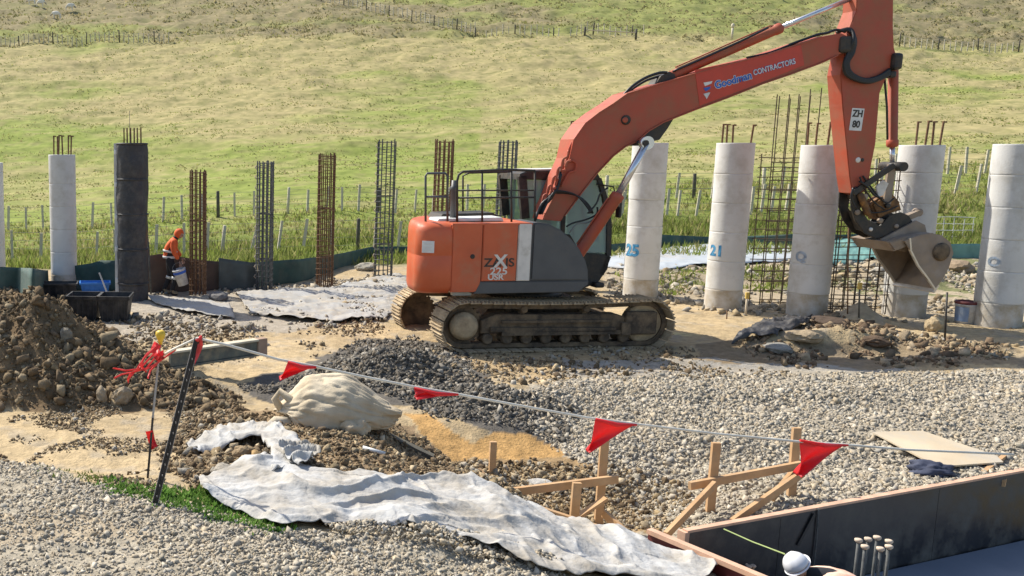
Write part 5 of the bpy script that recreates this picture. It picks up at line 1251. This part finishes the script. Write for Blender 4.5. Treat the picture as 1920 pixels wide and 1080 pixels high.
frame('sawn timber frame with a high rail in front of the crushed stone', [
    ('post', 1343, 830, 9.75, 1328, 992, 9.75, .085, .045),
    ('post', 1494, 802, 10.0, 1480, 966, 10.0, .085, .045),
    ('rail', 1293, 911, 9.66, 1502, 872, 9.9, .045, .085),
    ('brace', 1340, 908, 9.62, 1248, 1004, 9.05, .04, .08),
    ('brace', 1506, 886, 9.86, 1372, 980, 9.2, .04, .085),
    ('brace', 1488, 884, 9.95, 1448, 934, 9.7, .04, .08)], 9.7)
frame('short timber peg with a leaning board at the dark end of the hollow', [
    ('post', 925, 828, 10.7, 921, 920, 10.7, .075, .05),
    ('brace', 896, 882, 10.3, 942, 940, 9.95, .04, .09)], 10.6)
frame('diagonal timber leaning over the black boards at the right edge', [
    ('brace', 1885, 858, 10.9, 1822, 908, 10.2, .045, .10),
    ('brace', 1905, 870, 10.9, 1880, 906, 10.3, .045, .08)], 10)
a, b_ = at_y(940, 932, 9.3), at_y(1196, 1016, 8.6)
mb = MB(); mb.bar(a, b_, .05, .07); props(mb.build('timber_edge_board', 'timber'), 'long timber board edging the upper side of the white sheet', 'board')
a, b_ = at_y(830, 895, 10.1), at_y(950, 946, 9.3)
mb = MB(); mb.bar(a, b_, .03, .08); props(mb.build('thin_board', 'post'), 'thin grey board continuing the sheet edge up to the brown rubble', 'board')
a, b_ = wp(655, 790), wp(812, 862)
mb = MB(); mb.bar(a + Vector((0, 0, .05)), b_ + Vector((0, 0, .03)), .13, .05); props(mb.build('muddy_plank', 'postdark'), 'dark muddy plank running down from the dusty bag to the orange clay', 'plank')
a, b_ = wp(680, 846), wp(722, 858); mb = MB(); mb.tube([a + Vector((0, 0, .04)), b_ + Vector((0, 0, .04))], .022, 8); props(mb.build('plastic_pipe', 'white'), 'short white plastic pipe lying in the brown rubble', 'pipe')
# plywood sheet lying on the stone
pc = [(1634, 820), (1726, 814), (1770, 824), (1852, 856), (1872, 872), (1840, 884), (1758, 882), (1700, 852)]
def flat_sheet(name, pix, m, label, cat, th=.018, lift=.05, z=None):
    cs = [wp(u, v) for u, v in pix]; zm = max(c.z for c in cs) if z is None else z
    # a rigid board: best plane through the corners
    A_ = np.array([[c.x, c.y, 1] for c in cs]); k = np.linalg.lstsq(A_, np.array([c.z for c in cs]), rcond=None)[0]
    mb = MB(); top = [mb.bm.verts.new((c.x, c.y, k[0] * c.x + k[1] * c.y + k[2] + lift + th)) for c in cs]; bot = [mb.bm.verts.new((c.x, c.y, k[0] * c.x + k[1] * c.y + k[2] + lift)) for c in cs]
    n = len(cs); mb.bm.faces.new(top); mb.bm.faces.new(bot[::-1])
    for i in range(n): mb.bm.faces.new((top[i], bot[i], bot[(i + 1) % n], top[(i + 1) % n]))
    return props(mb.build(name, m), label, cat)
flat_sheet('plywood_sheet', [(1634, 821), (1728, 815), (1866, 866), (1880, 876), (1758, 884)], 'ply', 'dusty plywood sheet lying on the crushed stone at right', 'plywood')
p = wp(1750, 890); p = p + Vector((0, .05, .04)); mb = MB(); bmesh.ops.create_icosphere(mb.bm, subdivisions=4, radius=1)
for v in mb.bm.verts:
    q = v.co; nn = float(fbm(np.array([q.x * 2.2 + 3]), np.array([q.y * 2 + q.z * 3]), 3, 88)[0]) - .5; v.co = Vector((q.x * .23, q.y * .16, max(q.z, -.3) * .10)) * (1 + .9 * nn)
for f in mb.bm.faces: f.smooth = True
props(mb.build('dark_bag', 'navy', None, p), 'small dark blue bag lying behind the top edge of the black boards', 'bag')

# ------------------------------------------------------------------ steel beam, tubs, crate
a, b_ = wp(318, 692), wp(494, 700); hgt = .25
t = empty('form_beam', a, math.atan2(b_.y - a.y, b_.x - a.x), 'grey green beam lying behind the black stake', 'beam'); Ln = (b_ - a).length
mb = MB(); mb.box((Ln * .45, 0, hgt / 2 + .02), (Ln * .9, .05, hgt - .04)); mb.build('web', 'beam', t)
for z in (.02, hgt): mb = MB(); mb.box((Ln * .45, 0, z), (Ln * .9, .14, .03), bev=.004); mb.build('flange', 'beam' if z < .1 else 'post', t)
mb = MB(); mb.box((Ln * .95, 0, hgt / 2 + .01), (Ln * .1, .12, hgt + .01), bev=.006); mb.build('end_block', 'beamend', t)
def tub(u, v, wpx, hpx, dpx, m, label, cat='tub', parts=1, rz=0., Y=None, z=None):
    p = wp(u, v) if Y is None else at_y(u, v, Y); s_ = F / (p.y * CT + 3.0 * ST); W, H, D = wpx / s_, hpx / s_, dpx
    t = empty('plastic_' + cat, (p.x, p.y + D / 2, p.z if z is None else z), rz, label, cat)
    for k in range(parts):
        w1 = W / parts; cx = -W / 2 + w1 * (k + .5)
        mb = MB(); c = []
        for (z_, g_) in ((0, .05), (H * .86, 0), (H * .86, -.025), (H, -.03)):
            c.append([mb.bm.verts.new((cx + sx * (w1 / 2 - g_), sy * (D / 2 - g_), z_)) for sx, sy in ((-1, -1), (1, -1), (1, 1), (-1, 1))])
        inn = [[mb.bm.verts.new((cx + sx * (w1 / 2 - g_), sy * (D / 2 - g_), z_)) for sx, sy in ((-1, -1), (1, -1), (1, 1), (-1, 1))] for z_, g_ in ((H, .0), (.06, .07))]
        ch = c + inn
        for A, B in zip(ch, ch[1:]):
            for i in range(4): mb.bm.faces.new((A[i], A[(i + 1) % 4], B[(i + 1) % 4], B[i]))
        mb.bm.faces.new(ch[0][::-1]); mb.bm.faces.new(ch[-1]); mb.build('tub_body', m, t)
        for i in range(5):
            mb = MB(); mb.box((cx + (-.4 + .2 * i) * w1 * .9, -D / 2 + .008, H * .43), (.02, .03, H * .8)); mb.build('rib', m, t)
    return t
tub(104, 560, 76, 28, .5, 'tub', 'smaller black plastic tub just behind the top of the spoil mound', rz=.05)
tub(186, 603, 116, 48, .62, 'tub', 'larger black plastic tub in front of the black wrapped column', parts=2, rz=-.08)
tub(177, 556, 54, 26, .4, 'blue', 'bright blue plastic crate behind the larger black tub', 'crate', rz=.1)
a = wp(206, 562); mb = MB(); mb.bar(a, at_y(186, 511, a.y + .1), .04, .02); props(mb.build('pale_stick', 'cream'), 'thin pale stick leaning beside the blue crate', 'stick')
p = wp(283, 552); mb = MB(); mb.tube([p, at_y(279, 470, p.y), at_y(276, 440, p.y)], .022, 8); props(mb.build('grey_pipe', 'rebar'), 'thin grey pipe standing between the black column and the person', 'pipe')
# pail by the last column
p = wp(1808, 606); s_ = F / (p.y * CT + 3.0 * ST); r = 17 / s_
t = empty('paint_pail', p, .3, 'white and blue pail with a dark red rim beside the rightmost column', 'pail')
mb = MB(); mb.lathe((0, 0, 0), [(r * .88, 0), (r, .36), (r * 1.04, .365), (r * 1.04, .38)], 28); mb.build('pail_body', 'bucketw', t)
mb = MB(); mb.lathe((0, 0, .38), [(r * 1.05, 0), (r * 1.07, .02), (r * 1.07, .05), (r * .98, .06), (r * .9, .03)], 28); mb.build('pail_rim', 'darkred', t)
mb = MB()
for k in range(8):
    a0 = R(150 + k * 10); a1 = R(150 + (k + 1) * 10); rr_ = r * 1.0
    q = [mb.bm.verts.new((rr_ * math.cos(x), rr_ * math.sin(x), z)) for x, z in ((a0, .05), (a1, .05), (a1, .33), (a0, .33))]; mb.bm.faces.new(q)
mb.build('pail_label', 'signdull', t)
# stakes on the site
def stake(u, vb, ut, vt, r, m, label, top=None, cat='stake'):
    p = wp(u, vb); q = at_y(ut, vt, p.y + .02); t = empty('site_stake', p, 0, label, cat)
    mb = MB(); mb.tube([(0, 0, -.1), q - p], r, 7); mb.build('shaft', m, t)
    if top: mb = MB(); mb.box(q - p + Vector((0, 0, .02)), (.07, .05, .13), bev=.01); mb.build('marked_top', top, t)
    return t
stake(1398, 592, 1401, 556, .022, 'ply', 'wooden peg with a yellow tip beside the column painted blue', 'ochre')
stake(1611, 596, 1612, 538, .016, 'postdark', 'thin peg with a small yellow tip between columns left of the bucket', 'ochre')
stake(1772, 640, 1776, 548, .016, 'black', 'thin dark stake standing right of the bucket')
stake(1363, 598, 1363, 582, .012, 'rust', 'tiny rusty peg before the column with the blue number')
stake(1590, 470 + 120, 1591, 420, .012, 'rust', 'thin rusty rod just left of the stick bottom')

# ------------------------------------------------------------------ flagged line in the foreground
B1 = at_z(290, 946, .5); T1 = at_y(370, 634, B1.y + .12)
t = empty('steel_standard', B1, 0, 'leaning black steel stake with the white flagged rope tied to its top', 'stake')
d = (T1 - B1); Z_ = d.normalized(); X_ = Vector((0, 1, 0)).cross(Z_).normalized(); Y_ = Z_.cross(X_)
mb = MB(); mm = Matrix((X_, Y_, Z_)).transposed()
yp = [(-.022, -.004), (-.004, -.004), (0, -.028), (.004, -.004), (.022, -.004), (.022, .004), (-.022, .004)]
A = [mb.bm.verts.new(mm @ Vector((x, y, -.15))) for x, y in yp]; B = [mb.bm.verts.new(mm @ Vector((x, y, d.length))) for x, y in yp]
for k in range(7): mb.bm.faces.new((A[k], A[(k + 1) % 7], B[(k + 1) % 7], B[k]))
mb.bm.faces.new(B); mb.build('shaft', 'stakeblack', t)
for s2 in (-1, 1):
    mb = MB(); mb.bar(mm @ Vector((s2 * .0245, -.002, -.05)), mm @ Vector((s2 * .0245, -.002, d.length)), .004, .011, Y_); mb.build('worn_edge', 'stakeedge', t)
for k in range(14):
    mb = MB(); zz_ = .08 + k * .09; mb.box(mm @ Vector((0, -.0285, zz_)), (.007, .006, .014)); mb.build('notch', 'stakeedge', t)
mb = MB(); mb.tube([mm @ Vector((.0, -.03, d.length - .02)), mm @ Vector((.02, -.01, d.length + .015)), mm @ Vector((.045, 0, d.length - .05)), mm @ Vector((.03, -.01, d.length - .12))], [.016, .02, .018, .008], 7); mb.build('tape_knot', 'tape', t)
mb = MB(); vs = [mb.bm.verts.new(mm @ Vector(q)) for q in ((.014, -.01, d.length - .04), (.06, -.012, d.length - .06), (.048, -.014, d.length - .14), (.03, -.03, d.length - .22), (.018, -.01, d.length - .12))]; mb.bm.faces.new(vs); o = mb.build('tape_tail', 'tape', t); o.modifiers.new('t', 'SOLIDIFY').thickness = .002
B2 = on_ground(275, 897); T2 = at_y(301, 640, B2.y)
t = empty('steel_standard', B2, 0, 'thin dark stake with a yellow cap and a red tape bow', 'stake')
mb = MB(); mb.tube([(0, 0, -.1), (T2 - B2) * .45], .012, 6); mb.build('shaft', 'stakeblack', t)
mb = MB(); mb.tube([(T2 - B2) * .45, T2 - B2], .011, 6); mb.build('shaft', 'stakeedge', t)
mb = MB(); q = T2 - B2; mb.lathe(q, [(.014, -.03), (.02, 0), (.035, .03), (.045, .06), (.042, .085), (.02, .10)], 16); mb.build('cap', 'yellow', t)
def ribbon(pix, Yd, wd, parent, m='tape', seedy=0):
    pts = []
    for i in range(len(pix) - 1):
        for s3 in (0, .25, .5, .75):
            u = pix[i][0] * (1 - s3) + pix[i + 1][0] * s3; v = pix[i][1] * (1 - s3) + pix[i + 1][1] * s3
            pts.append(at_y(u, v, Yd + .05 * math.sin(i * 1.3 + s3 * 2 + seedy)) - B2)
    pts.append(at_y(*pix[-1], Yd) - B2)
    mb = MB(); vs = []
    for i, p_ in enumerate(pts):
        tdir = (pts[min(i + 1, len(pts) - 1)] - pts[max(i - 1, 0)]).normalized(); tw = i * .35 + seedy
        n_ = tdir.cross(Vector((math.sin(tw) * .4, 1, 0))).normalized() * wd / 2
        vs.append((mb.bm.verts.new(p_ - n_), mb.bm.verts.new(p_ + n_)))
    for a, b2 in zip(vs, vs[1:]): f = mb.bm.faces.new((a[0], a[1], b2[1], b2[0])); f.smooth = True
    o = mb.build('tape_tail', m, parent); o.modifiers.new('t', 'SOLIDIFY').thickness = .0015
Yr = B2.y - .03
for k, px in enumerate(([(298, 646), (275, 664), (258, 690), (240, 712), (242, 704)], [(302, 650), (284, 668), (262, 692), (236, 695), (212, 690)], [(300, 660), (275, 690), (250, 698), (228, 702), (214, 709)],
                        [(306, 668), (296, 680), (282, 695), (277, 710)], [(330, 655), (312, 668), (290, 684), (270, 694), (262, 690), (266, 682)], [(292, 650), (270, 672), (264, 686), (275, 698)], [(246, 698), (240, 710), (241, 718)])):
    ribbon(px, Yr - .01 * k, .017, t, seedy=k * 1.7)
ribbon([(296, 644), (290, 656), (298, 670), (306, 664)], Yr - .03, .075, t, 'red', 1)
ribbon([(280, 808), (284, 825), (290, 840)], B2.y - .02, .07, t, 'red', 0)
ROPE = [(T2, 0)]
YR = lambda u: float(np.interp(u, [300, 370, 590, 860, 1190, 1500, 1640, 1900], [B2.y, B1.y + .1, 7.75, 7.95, 8.3, 8.7, 8.9, 9.3]))
rp = [(302, 668), (325, 655), (370, 634), (430, 648), (522, 674), (590, 687), (680, 706), (775, 725), (858, 739), (950, 756), (1100, 783), (1192, 795), (1340, 813), (1497, 828), (1588, 834), (1700, 843), (1900, 852)]
pts = [at_y(u, v, YR(u)) for u, v in rp]; mb = MB(); mb.tube(pts, .0115, 7); props(mb.build('rope', 'rope'), 'white rope strung from the black stake across the foreground with red flags', 'rope')
for u_, v_, u2, v2, in ((325, 655, 266, 700),):
    pass
def flag(pix, Yd, label, fold=.03, dark=None):
    """a pointed pennant: hem along the rope, body below"""
    (ua, va), (ub, vb), (uc, vc) = pix; a = at_y(ua, va, YR(ua)); b_ = at_y(ub, vb, YR(ub)); c = at_y(uc, vc, (YR(ua) + YR(ub)) / 2 - Yd)
    t = empty('pennant', a, 0, label, 'flag', 'red pennants on the rope'); n = 14; mb = MB(); rows = []
    for j in range(n + 1):
        f = j / n; l_ = a.lerp(c, f); r_ = b_.lerp(c, f); row = []
        for i in range(n + 1):
            g_ = i / n; p_ = l_.lerp(r_, g_); bow = math.sin(math.pi * f) * (1 - f) * .5
            p_ = p_ + Vector((0, -fold * math.sin(g_ * 5 + f * 3) * (.3 + f), .02 * math.sin(g_ * math.pi) * f)); row.append(mb.bm.verts.new(p_ - a))
        rows.append(row)
    for A, B in zip(rows, rows[1:]):
        for i in range(n): fc = mb.bm.faces.new((A[i], A[i + 1], B[i + 1], B[i])); fc.smooth = True
    o = mb.build('flag_cloth', 'red', t); s4 = o.modifiers.new('t', 'SOLIDIFY'); s4.thickness = .002
    mb = MB(); mid = (a + b_) / 2 - a; mb.tube([Vector((0, -.012, 0)), mid + Vector((0, -.03, -.022)), b_ - a + Vector((0, -.012, 0))], [.012, .020, .010], 8); mb.build('hem', 'red', t)
    return t
flag([(540, 678), (592, 688), (524, 712)], .02, 'first red flag from the stake, swept back towards it')
flag([(776, 727), (858, 739), (779, 748)], .10, 'second flag from the stake, folded almost flat under the rope')
flag([(1116, 785), (1192, 796), (1101, 848)], .03, 'third flag, a full red triangle over the tall post of the left timber frame')
flag([(1499, 825), (1588, 834), (1494, 892)], .03, 'last and largest flag, over the right timber frame', .05)

# ------------------------------------------------------------------ people
def skinned(name, V, E, Rd, m, parent, sub=2, root=0, tag=None):
    me = bpy.data.meshes.new(name); me.from_pydata([tuple(v) for v in V], E, []); o = bpy.data.objects.new(name, me); COL.objects.link(o)
    o.modifiers.new('skin', 'SKIN'); sk = me.skin_vertices[0].data
    for i, r in enumerate(Rd): sk[i].radius = r if isinstance(r, tuple) else (r, r); sk[i].use_root = (i == root)
    o.modifiers.new('sub', 'SUBSURF').levels = sub; o.modifiers['sub'].render_levels = sub
    me2 = bpy.data.meshes.new_from_object(o.evaluated_get(bpy.context.evaluated_depsgraph_get())); bpy.data.objects.remove(o)
    me2.materials.clear(); me2.materials.append(M[m]); me2.name = name
    for f in me2.polygons: f.use_smooth = True
    o = link(name, me2, None, parent); return o
def hand(c, d, parent, side=1, r=.009):
    """palm with four fingers and a thumb curled down from wrist c along d"""
    d = Vector(d).normalized(); x = d.cross(Vector((0, 1, 0))).normalized() if abs(d.y) < .9 else Vector((1, 0, 0)); y = d.cross(x)
    V = [c, c + d * .05, c + d * .09]; E = [(0, 1), (1, 2)]; Rr = [(.026, .018), (.04, .02), (.036, .016)]
    ob = skinned('palm', V, E, Rr, 'skin', parent, 1)
    for k, ln in enumerate((.068, .078, .072, .055)):
        s_ = c + d * .075 + x * (.027 - .018 * k); p1 = s_ + d * .035; p2 = p1 + d * ln * .4 + y * .02; p3 = p2 + y * .03 - d * .004
        skinned('finger', [s_, p1, p2, p3], [(0, 1), (1, 2), (2, 3)], [r, r, r * .9, r * .75], 'skin', ob, 1)
    s_ = c + d * .03 + x * .03; skinned('thumb', [s_, s_ + x * .03 + d * .02, s_ + x * .035 + d * .05 + y * .015], [(0, 1), (1, 2)], [.012, .011, .009], 'skin', ob, 1)
# worker in orange at left, walking bent forward to the right, pail in hand
pb = wp(322, 553); s_ = F / (pb.y * CT + 3.0 * ST)
t = empty('person', pb, 0, 'person in orange hooded jacket and black trousers bending forward beside the black column', 'person')
SC = .93
def v3(x, y, z): return Vector((x, y, z)) * SC
body = [v3(-.04, 0, .88), v3(-.05, 0, 1.02), v3(-.02, 0, 1.18), v3(.03, 0, 1.34), v3(.10, 0, 1.45), v3(.16, -.01, 1.53),
        v3(-.03, -.10, .84), v3(.10, -.11, .47), v3(.0, -.11, .10), v3(.02, -.11, .05), v3(.16, -.12, .04),
        v3(-.05, .10, .84), v3(-.04, .12, .46), v3(-.20, .12, .13), v3(-.20, .12, .06), v3(-.07, .13, .04)]
E = [(0, 1), (1, 2), (2, 3), (3, 4), (4, 5), (0, 6), (6, 7), (7, 8), (8, 9), (9, 10), (0, 11), (11, 12), (12, 13), (13, 14), (14, 15)]
Rd = [(.15, .11), (.14, .11), (.16, .11), (.16, .11), (.075, .07), (.055, .055), .10, .075, .055, .055, .04, .10, .075, .055, .055, .04]
skinned('body', body, E, Rd, 'trouser', t)
skinned('jacket', [v3(-.05, 0, .90), v3(-.05, 0, 1.04), v3(-.02, 0, 1.2), v3(.04, 0, 1.36), v3(.10, 0, 1.44), v3(.04, -.21, 1.36), v3(.06, -.27, 1.12), v3(.18, -.25, .94), v3(.04, .21, 1.36), v3(.10, .27, 1.12), v3(.24, .24, .96)],
        [(0, 1), (1, 2), (2, 3), (3, 4), (3, 5), (5, 6), (6, 7), (3, 8), (8, 9), (9, 10)], [(.175, .135), (.16, .13), (.18, .13), (.17, .12), (.08, .075), .085, .065, .052, .085, .065, .052], 'hivis', t)
hc_ = v3(.20, -.01, 1.56)
def head(c, fwd, parent, scale=1.0):
    fwd = Vector(fwd).normalized(); up = (Vector((0, 0, 1)) - fwd * fwd.z).normalized(); sd_ = fwd.cross(up)
    mb = MB(); bmesh.ops.create_icosphere(mb.bm, subdivisions=4, radius=1)
    for v in mb.bm.verts:
        x, y, z = v.co; f_ = max(0, x)
        w_ = .074 * (1 - .18 * max(0, -z)); h_ = .112; l_ = .092
        px = x * l_; nose = .024 * math.exp(-(y / .16) ** 2 - ((z + .08) / .22) ** 2) * (x > 0); eye = -.010 * (math.exp(-((y - .38) / .16) ** 2 - ((z - .10) / .12) ** 2) + math.exp(-((y + .38) / .16) ** 2 - ((z - .10) / .12) ** 2)) * (x > 0)
        mouth = -.006 * math.exp(-(y / .3) ** 2 - ((z + .48) / .06) ** 2) * (x > 0); chin = .012 * math.exp(-(y / .3) ** 2 - ((z + .8) / .2) ** 2) * (x > -.2)
        v.co = (fwd * (px + nose + eye + mouth + chin) + sd_ * (y * w_) + up * (z * h_)) * scale + c
    for f in mb.bm.faces: f.smooth = True
    hd = mb.build('head', 'skin', parent)
    for s5 in (-1, 1):
        mb = MB(); mb.lathe(c + (sd_ * s5 * .072 - up * .005) * scale, [(.006, -.006), (.026, 0), (.024, .01), (.012, .012)], 12, sd_ * s5 + fwd * -.3); mb.build('ear', 'skin', hd)
        mb = MB(); bmesh.ops.create_icosphere(mb.bm, subdivisions=2, radius=.011 * scale); mb.bm.transform(Matrix.Translation(c + (fwd * .076 + sd_ * s5 * .028 + up * .012) * scale)); mb.build('eye', 'black', hd)
    return hd, fwd, up, sd_
hd, fw, up_, sd_ = head(hc_, (.80, -.25, -.55), t)
mb = MB(); bmesh.ops.create_icosphere(mb.bm, subdivisions=4, radius=1)
for v in list(mb.bm.verts):
    x, y, z = v.co; v.co = (fw * (x * .112 - .018) + sd_ * (y * .098) + up_ * (z * .125 - .0)) + hc_
bmesh.ops.delete(mb.bm, geom=[v for v in mb.bm.verts if (v.co - hc_).dot(fw) > .055 and (v.co - hc_).dot(up_) < .055], context='VERTS')
for f in mb.bm.faces: f.smooth = True
mb.build('hood', 'hivis', t).modifiers.new('t', 'SOLIDIFY').thickness = .012
def band(c, ax, rx, ry, h, m, name, parent):
    ax = Vector(ax).normalized(); x = Vector((1, 0, 0)) - ax * ax.x; x.normalize(); y = ax.cross(x); mb = MB(); n = 28; A = []; B = []
    for k in range(n):
        a = 2 * math.pi * k / n; q = x * rx * math.cos(a) + y * ry * math.sin(a); A.append(mb.bm.verts.new(c + q - ax * h / 2)); B.append(mb.bm.verts.new(c + q + ax * h / 2))
    for k in range(n): f = mb.bm.faces.new((A[k], A[(k + 1) % n], B[(k + 1) % n], B[k])); f.smooth = True
    o = mb.build(name, m, parent); o.modifiers.new('t', 'SOLIDIFY').thickness = .006
band(v3(-.04, 0, .98), (0, 0, 1), .175, .15, .055, 'reflect', 'reflective_band', t)
band(v3(-.04, 0, 1.12), (.15, 0, 1), .172, .15, .05, 'reflect', 'reflective_band', t)
band(v3(.09, -.11, .45), (.15, 0, 1), .085, .085, .06, 'reflect', 'knee_band', t); band(v3(-.06, .12, .44), (.3, 0, 1), .085, .085, .06, 'reflect', 'knee_band', t)
for yy, x0, zf in ((-.11, .02, .05), (.12, -.18, .06)):
    skinned('boot', [v3(x0 - .02, yy, .20), v3(x0 - .01, yy, .07), v3(x0 + .15, yy, .045)], [(0, 1), (1, 2)], [.066, .062, .048], 'boot', t, 1)
hand(v3(.20, -.25, .90), (.25, 0, -1), t); hand(v3(.26, .24, .92), (.3, 0, -1), t)
# pail he holds
pc_ = pb + v3(.30, -.26, .30); t2 = empty('builders_pail', pc_, .2, 'pale grey pail hanging tilted from the hand of the person in orange', 'pail'); t2.rotation_euler = (0, -.30, .2)
mb = MB(); mb.lathe((0, 0, 0), [(.125, 0), (.15, .36), (.16, .365), (.16, .39), (.145, .395), (.13, .10)], 28); mb.build('pail_body', 'bucketw', t2)
mb = MB(); mb.lathe((0, 0, .28), [(.148, 0), (.154, .01), (.156, .05), (.15, .06)], 28); mb.build('pail_band', 'signblue', t2)
mb = MB(); mb.tube([(.15 * math.cos(a), 0, .37 + .17 * math.sin(a)) for a in np.linspace(0, math.pi, 13)], .005, 5); mb.build('pail_handle', 'wire', t2)

# worker crouching in the pit at lower right: back and shoulders in pale orange, white hard hat
hp = at_y(1496, 1064, 8.15)
t = empty('person', (hp.x, hp.y, FLOOR_Z), 0, 'person in faded orange shirt and white hard hat bending down inside the boarded pit', 'person'); o0 = t.location.copy()
H_ = hp - o0
sh = H_ + Vector((.20, -.02, -.10)); pel = H_ + Vector((.56, -.12, -.30))
mid_ = sh.lerp(pel, .5) + Vector((0, 0, .09))
fz = 0.03
V = [pel, mid_, sh, H_ + Vector((.10, 0, -.06)), H_ + Vector((.02, 0, -.03)),
     pel + Vector((0, -.12, -.06)), pel + Vector((-.30, -.16, -.22)), pel + Vector((-.02, -.16, -.30)) * 1.0, Vector((pel.x - .02, pel.y - .16, fz + .05)), Vector((pel.x - .16, pel.y - .17, fz + .03)),
     pel + Vector((0, .12, -.06)), pel + Vector((-.32, .15, -.20)), pel + Vector((-.04, .15, -.30)), Vector((pel.x - .04, pel.y + .15, fz + .05)), Vector((pel.x - .18, pel.y + .16, fz + .03))]
E = [(0, 1), (1, 2), (2, 3), (3, 4), (0, 5), (5, 6), (6, 7), (7, 8), (8, 9), (0, 10), (10, 11), (11, 12), (12, 13), (13, 14)]
skinned('body', V, E, [(.15, .13), (.14, .12), (.13, .12), .065, .055, .10, .08, .06, .05, .04, .10, .08, .06, .05, .04], 'trouser', t)
skinned('shirt', [pel + Vector((-.02, 0, .02)), mid_ + Vector((0, 0, .0)), sh, sh + Vector((-.05, 0, .0)), sh + Vector((-.02, -.19, -.06)), sh + Vector((-.10, -.25, -.30)), sh + Vector((-.26, -.16, -.46)), sh + Vector((-.02, .19, -.06)), sh + Vector((-.10, .25, -.30)), sh + Vector((-.26, .16, -.46))],
        [(0, 1), (1, 2), (2, 3), (2, 4), (4, 5), (5, 6), (2, 7), (7, 8), (8, 9)], [(.18, .16), (.18, .16), (.16, .14), (.08, .08), .085, .065, .05, .085, .065, .05], 'hivispale', t)
hand(sh + Vector((-.27, -.16, -.48)), (-.3, 0, -1), t); hand(sh + Vector((-.27, .16, -.48)), (-.3, 0, -1), t)
hd, fw, up_, sd_ = head(H_ + Vector((-.01, 0, -.03)), (.45, .80, -.25), t, .92)
hat = empty('hard_hat_mount', (0, 0, 0)); bpy.data.objects.remove(hat)
hc2 = H_ + Vector((-.015, 0, -.005)) + up_ * .03
up2 = Vector((-.55, .10, .80)).normalized(); fw2 = Vector((.62, .74, .2)); fw2 = (fw2 - up2 * fw2.dot(up2)).normalized(); sd2 = fw2.cross(up2)
mb = MB(); bmesh.ops.create_icosphere(mb.bm, subdivisions=4, radius=1)
bmesh.ops.delete(mb.bm, geom=[v for v in mb.bm.verts if v.co.z < -.08], context='VERTS')
for v in mb.bm.verts:
    x, y, z = v.co; rdg = .006 * math.exp(-(y / .14) ** 2) * (z > .2)
    v.co = fw2 * x * .118 + sd2 * y * .102 + up2 * (z * .112 + rdg) + hc2
for f in mb.bm.faces: f.smooth = True
o = mb.build('hard_hat', 'hatwhite', t); o.modifiers.new('t', 'SOLIDIFY').thickness = .004
mb = MB(); A = []; B = []; n = 40
for k in range(n):
    a = 2 * math.pi * k / n; ex = .020 + .040 * max(0, math.cos(a)) ** 2
    A.append(mb.bm.verts.new(fw2 * math.cos(a) * .117 + sd2 * math.sin(a) * .101 + up2 * -.008 + hc2)); B.append(mb.bm.verts.new(fw2 * math.cos(a) * (.117 + ex) + sd2 * math.sin(a) * (.101 + ex * .6) - up2 * .016 + hc2))
for k in range(n): mb.bm.faces.new((A[k], A[(k + 1) % n], B[(k + 1) % n], B[k]))
mb.build('hat_brim', 'hatwhite', o).modifiers.new('t', 'SOLIDIFY').thickness = .005
mb = MB()
for k in range(10):
    a0 = -2.05 + .09 * k; a1 = a0 + .075; rr_ = 1.012
    q = [mb.bm.verts.new((fw2 * math.cos(a) * .118 * math.cos(e) + sd2 * math.sin(a) * .102 * math.cos(e) + up2 * .112 * math.sin(e)) * rr_ + hc2) for a, e in ((a0, .12), (a1, .12), (a1, .42), (a0, .42))]; mb.bm.faces.new(q)
mb.build('hat_print', 'hatgrey', o)

# ------------------------------------------------------------------ sheep on the hill
def sheep(u, v, rz, label, sc=1.0):
    p = on_ground(u, v + 5); t = empty('sheep', p, rz, label, 'sheep', 'sheep grazing on the hill')
    skinned('body', [(-.5, 0, .62), (-.15, 0, .66), (.25, 0, .66), (.48, 0, .68), (.66, 0, .52), (-.38, -.14, .4), (-.40, -.14, .2), (-.36, -.14, 0), (-.38, .14, .4), (-.40, .14, .2), (-.36, .14, 0), (.34, -.13, .4), (.34, -.13, .2), (.35, -.13, 0), (.34, .13, .4), (.34, .13, .2), (.35, .13, 0)],
            [(0, 1), (1, 2), (2, 3), (3, 4), (0, 5), (5, 6), (6, 7), (0, 8), (8, 9), (9, 10), (2, 11), (11, 12), (12, 13), (2, 14), (14, 15), (15, 16)],
            [.22, .29, .27, .18, .12, .09, .05, .04, .09, .05, .04, .09, .05, .04, .09, .05, .04], 'wool', t)
    skinned('head', [(.60, 0, .55), (.74, 0, .42), (.84, 0, .30)], [(0, 1), (1, 2)], [.10, .085, .055], 'face', t)
    for s6 in (-1, 1): mb = MB(); mb.bar((.66, s6 * .07, .52), (.62, s6 * .18, .50), .06, .02); mb.build('ear', 'face', t)
    t.scale = (1.15, 1.15, 1.15); return t
sheep(60, 4, 2.9, 'upper left sheep of the four, at the top edge'); sheep(75, 8, .2, 'sheep just right of the topmost one, facing right')
sheep(130, 15, .1, 'rightmost of the four sheep'); sheep(107, 30, 3.0, 'lowest of the four sheep, facing left')
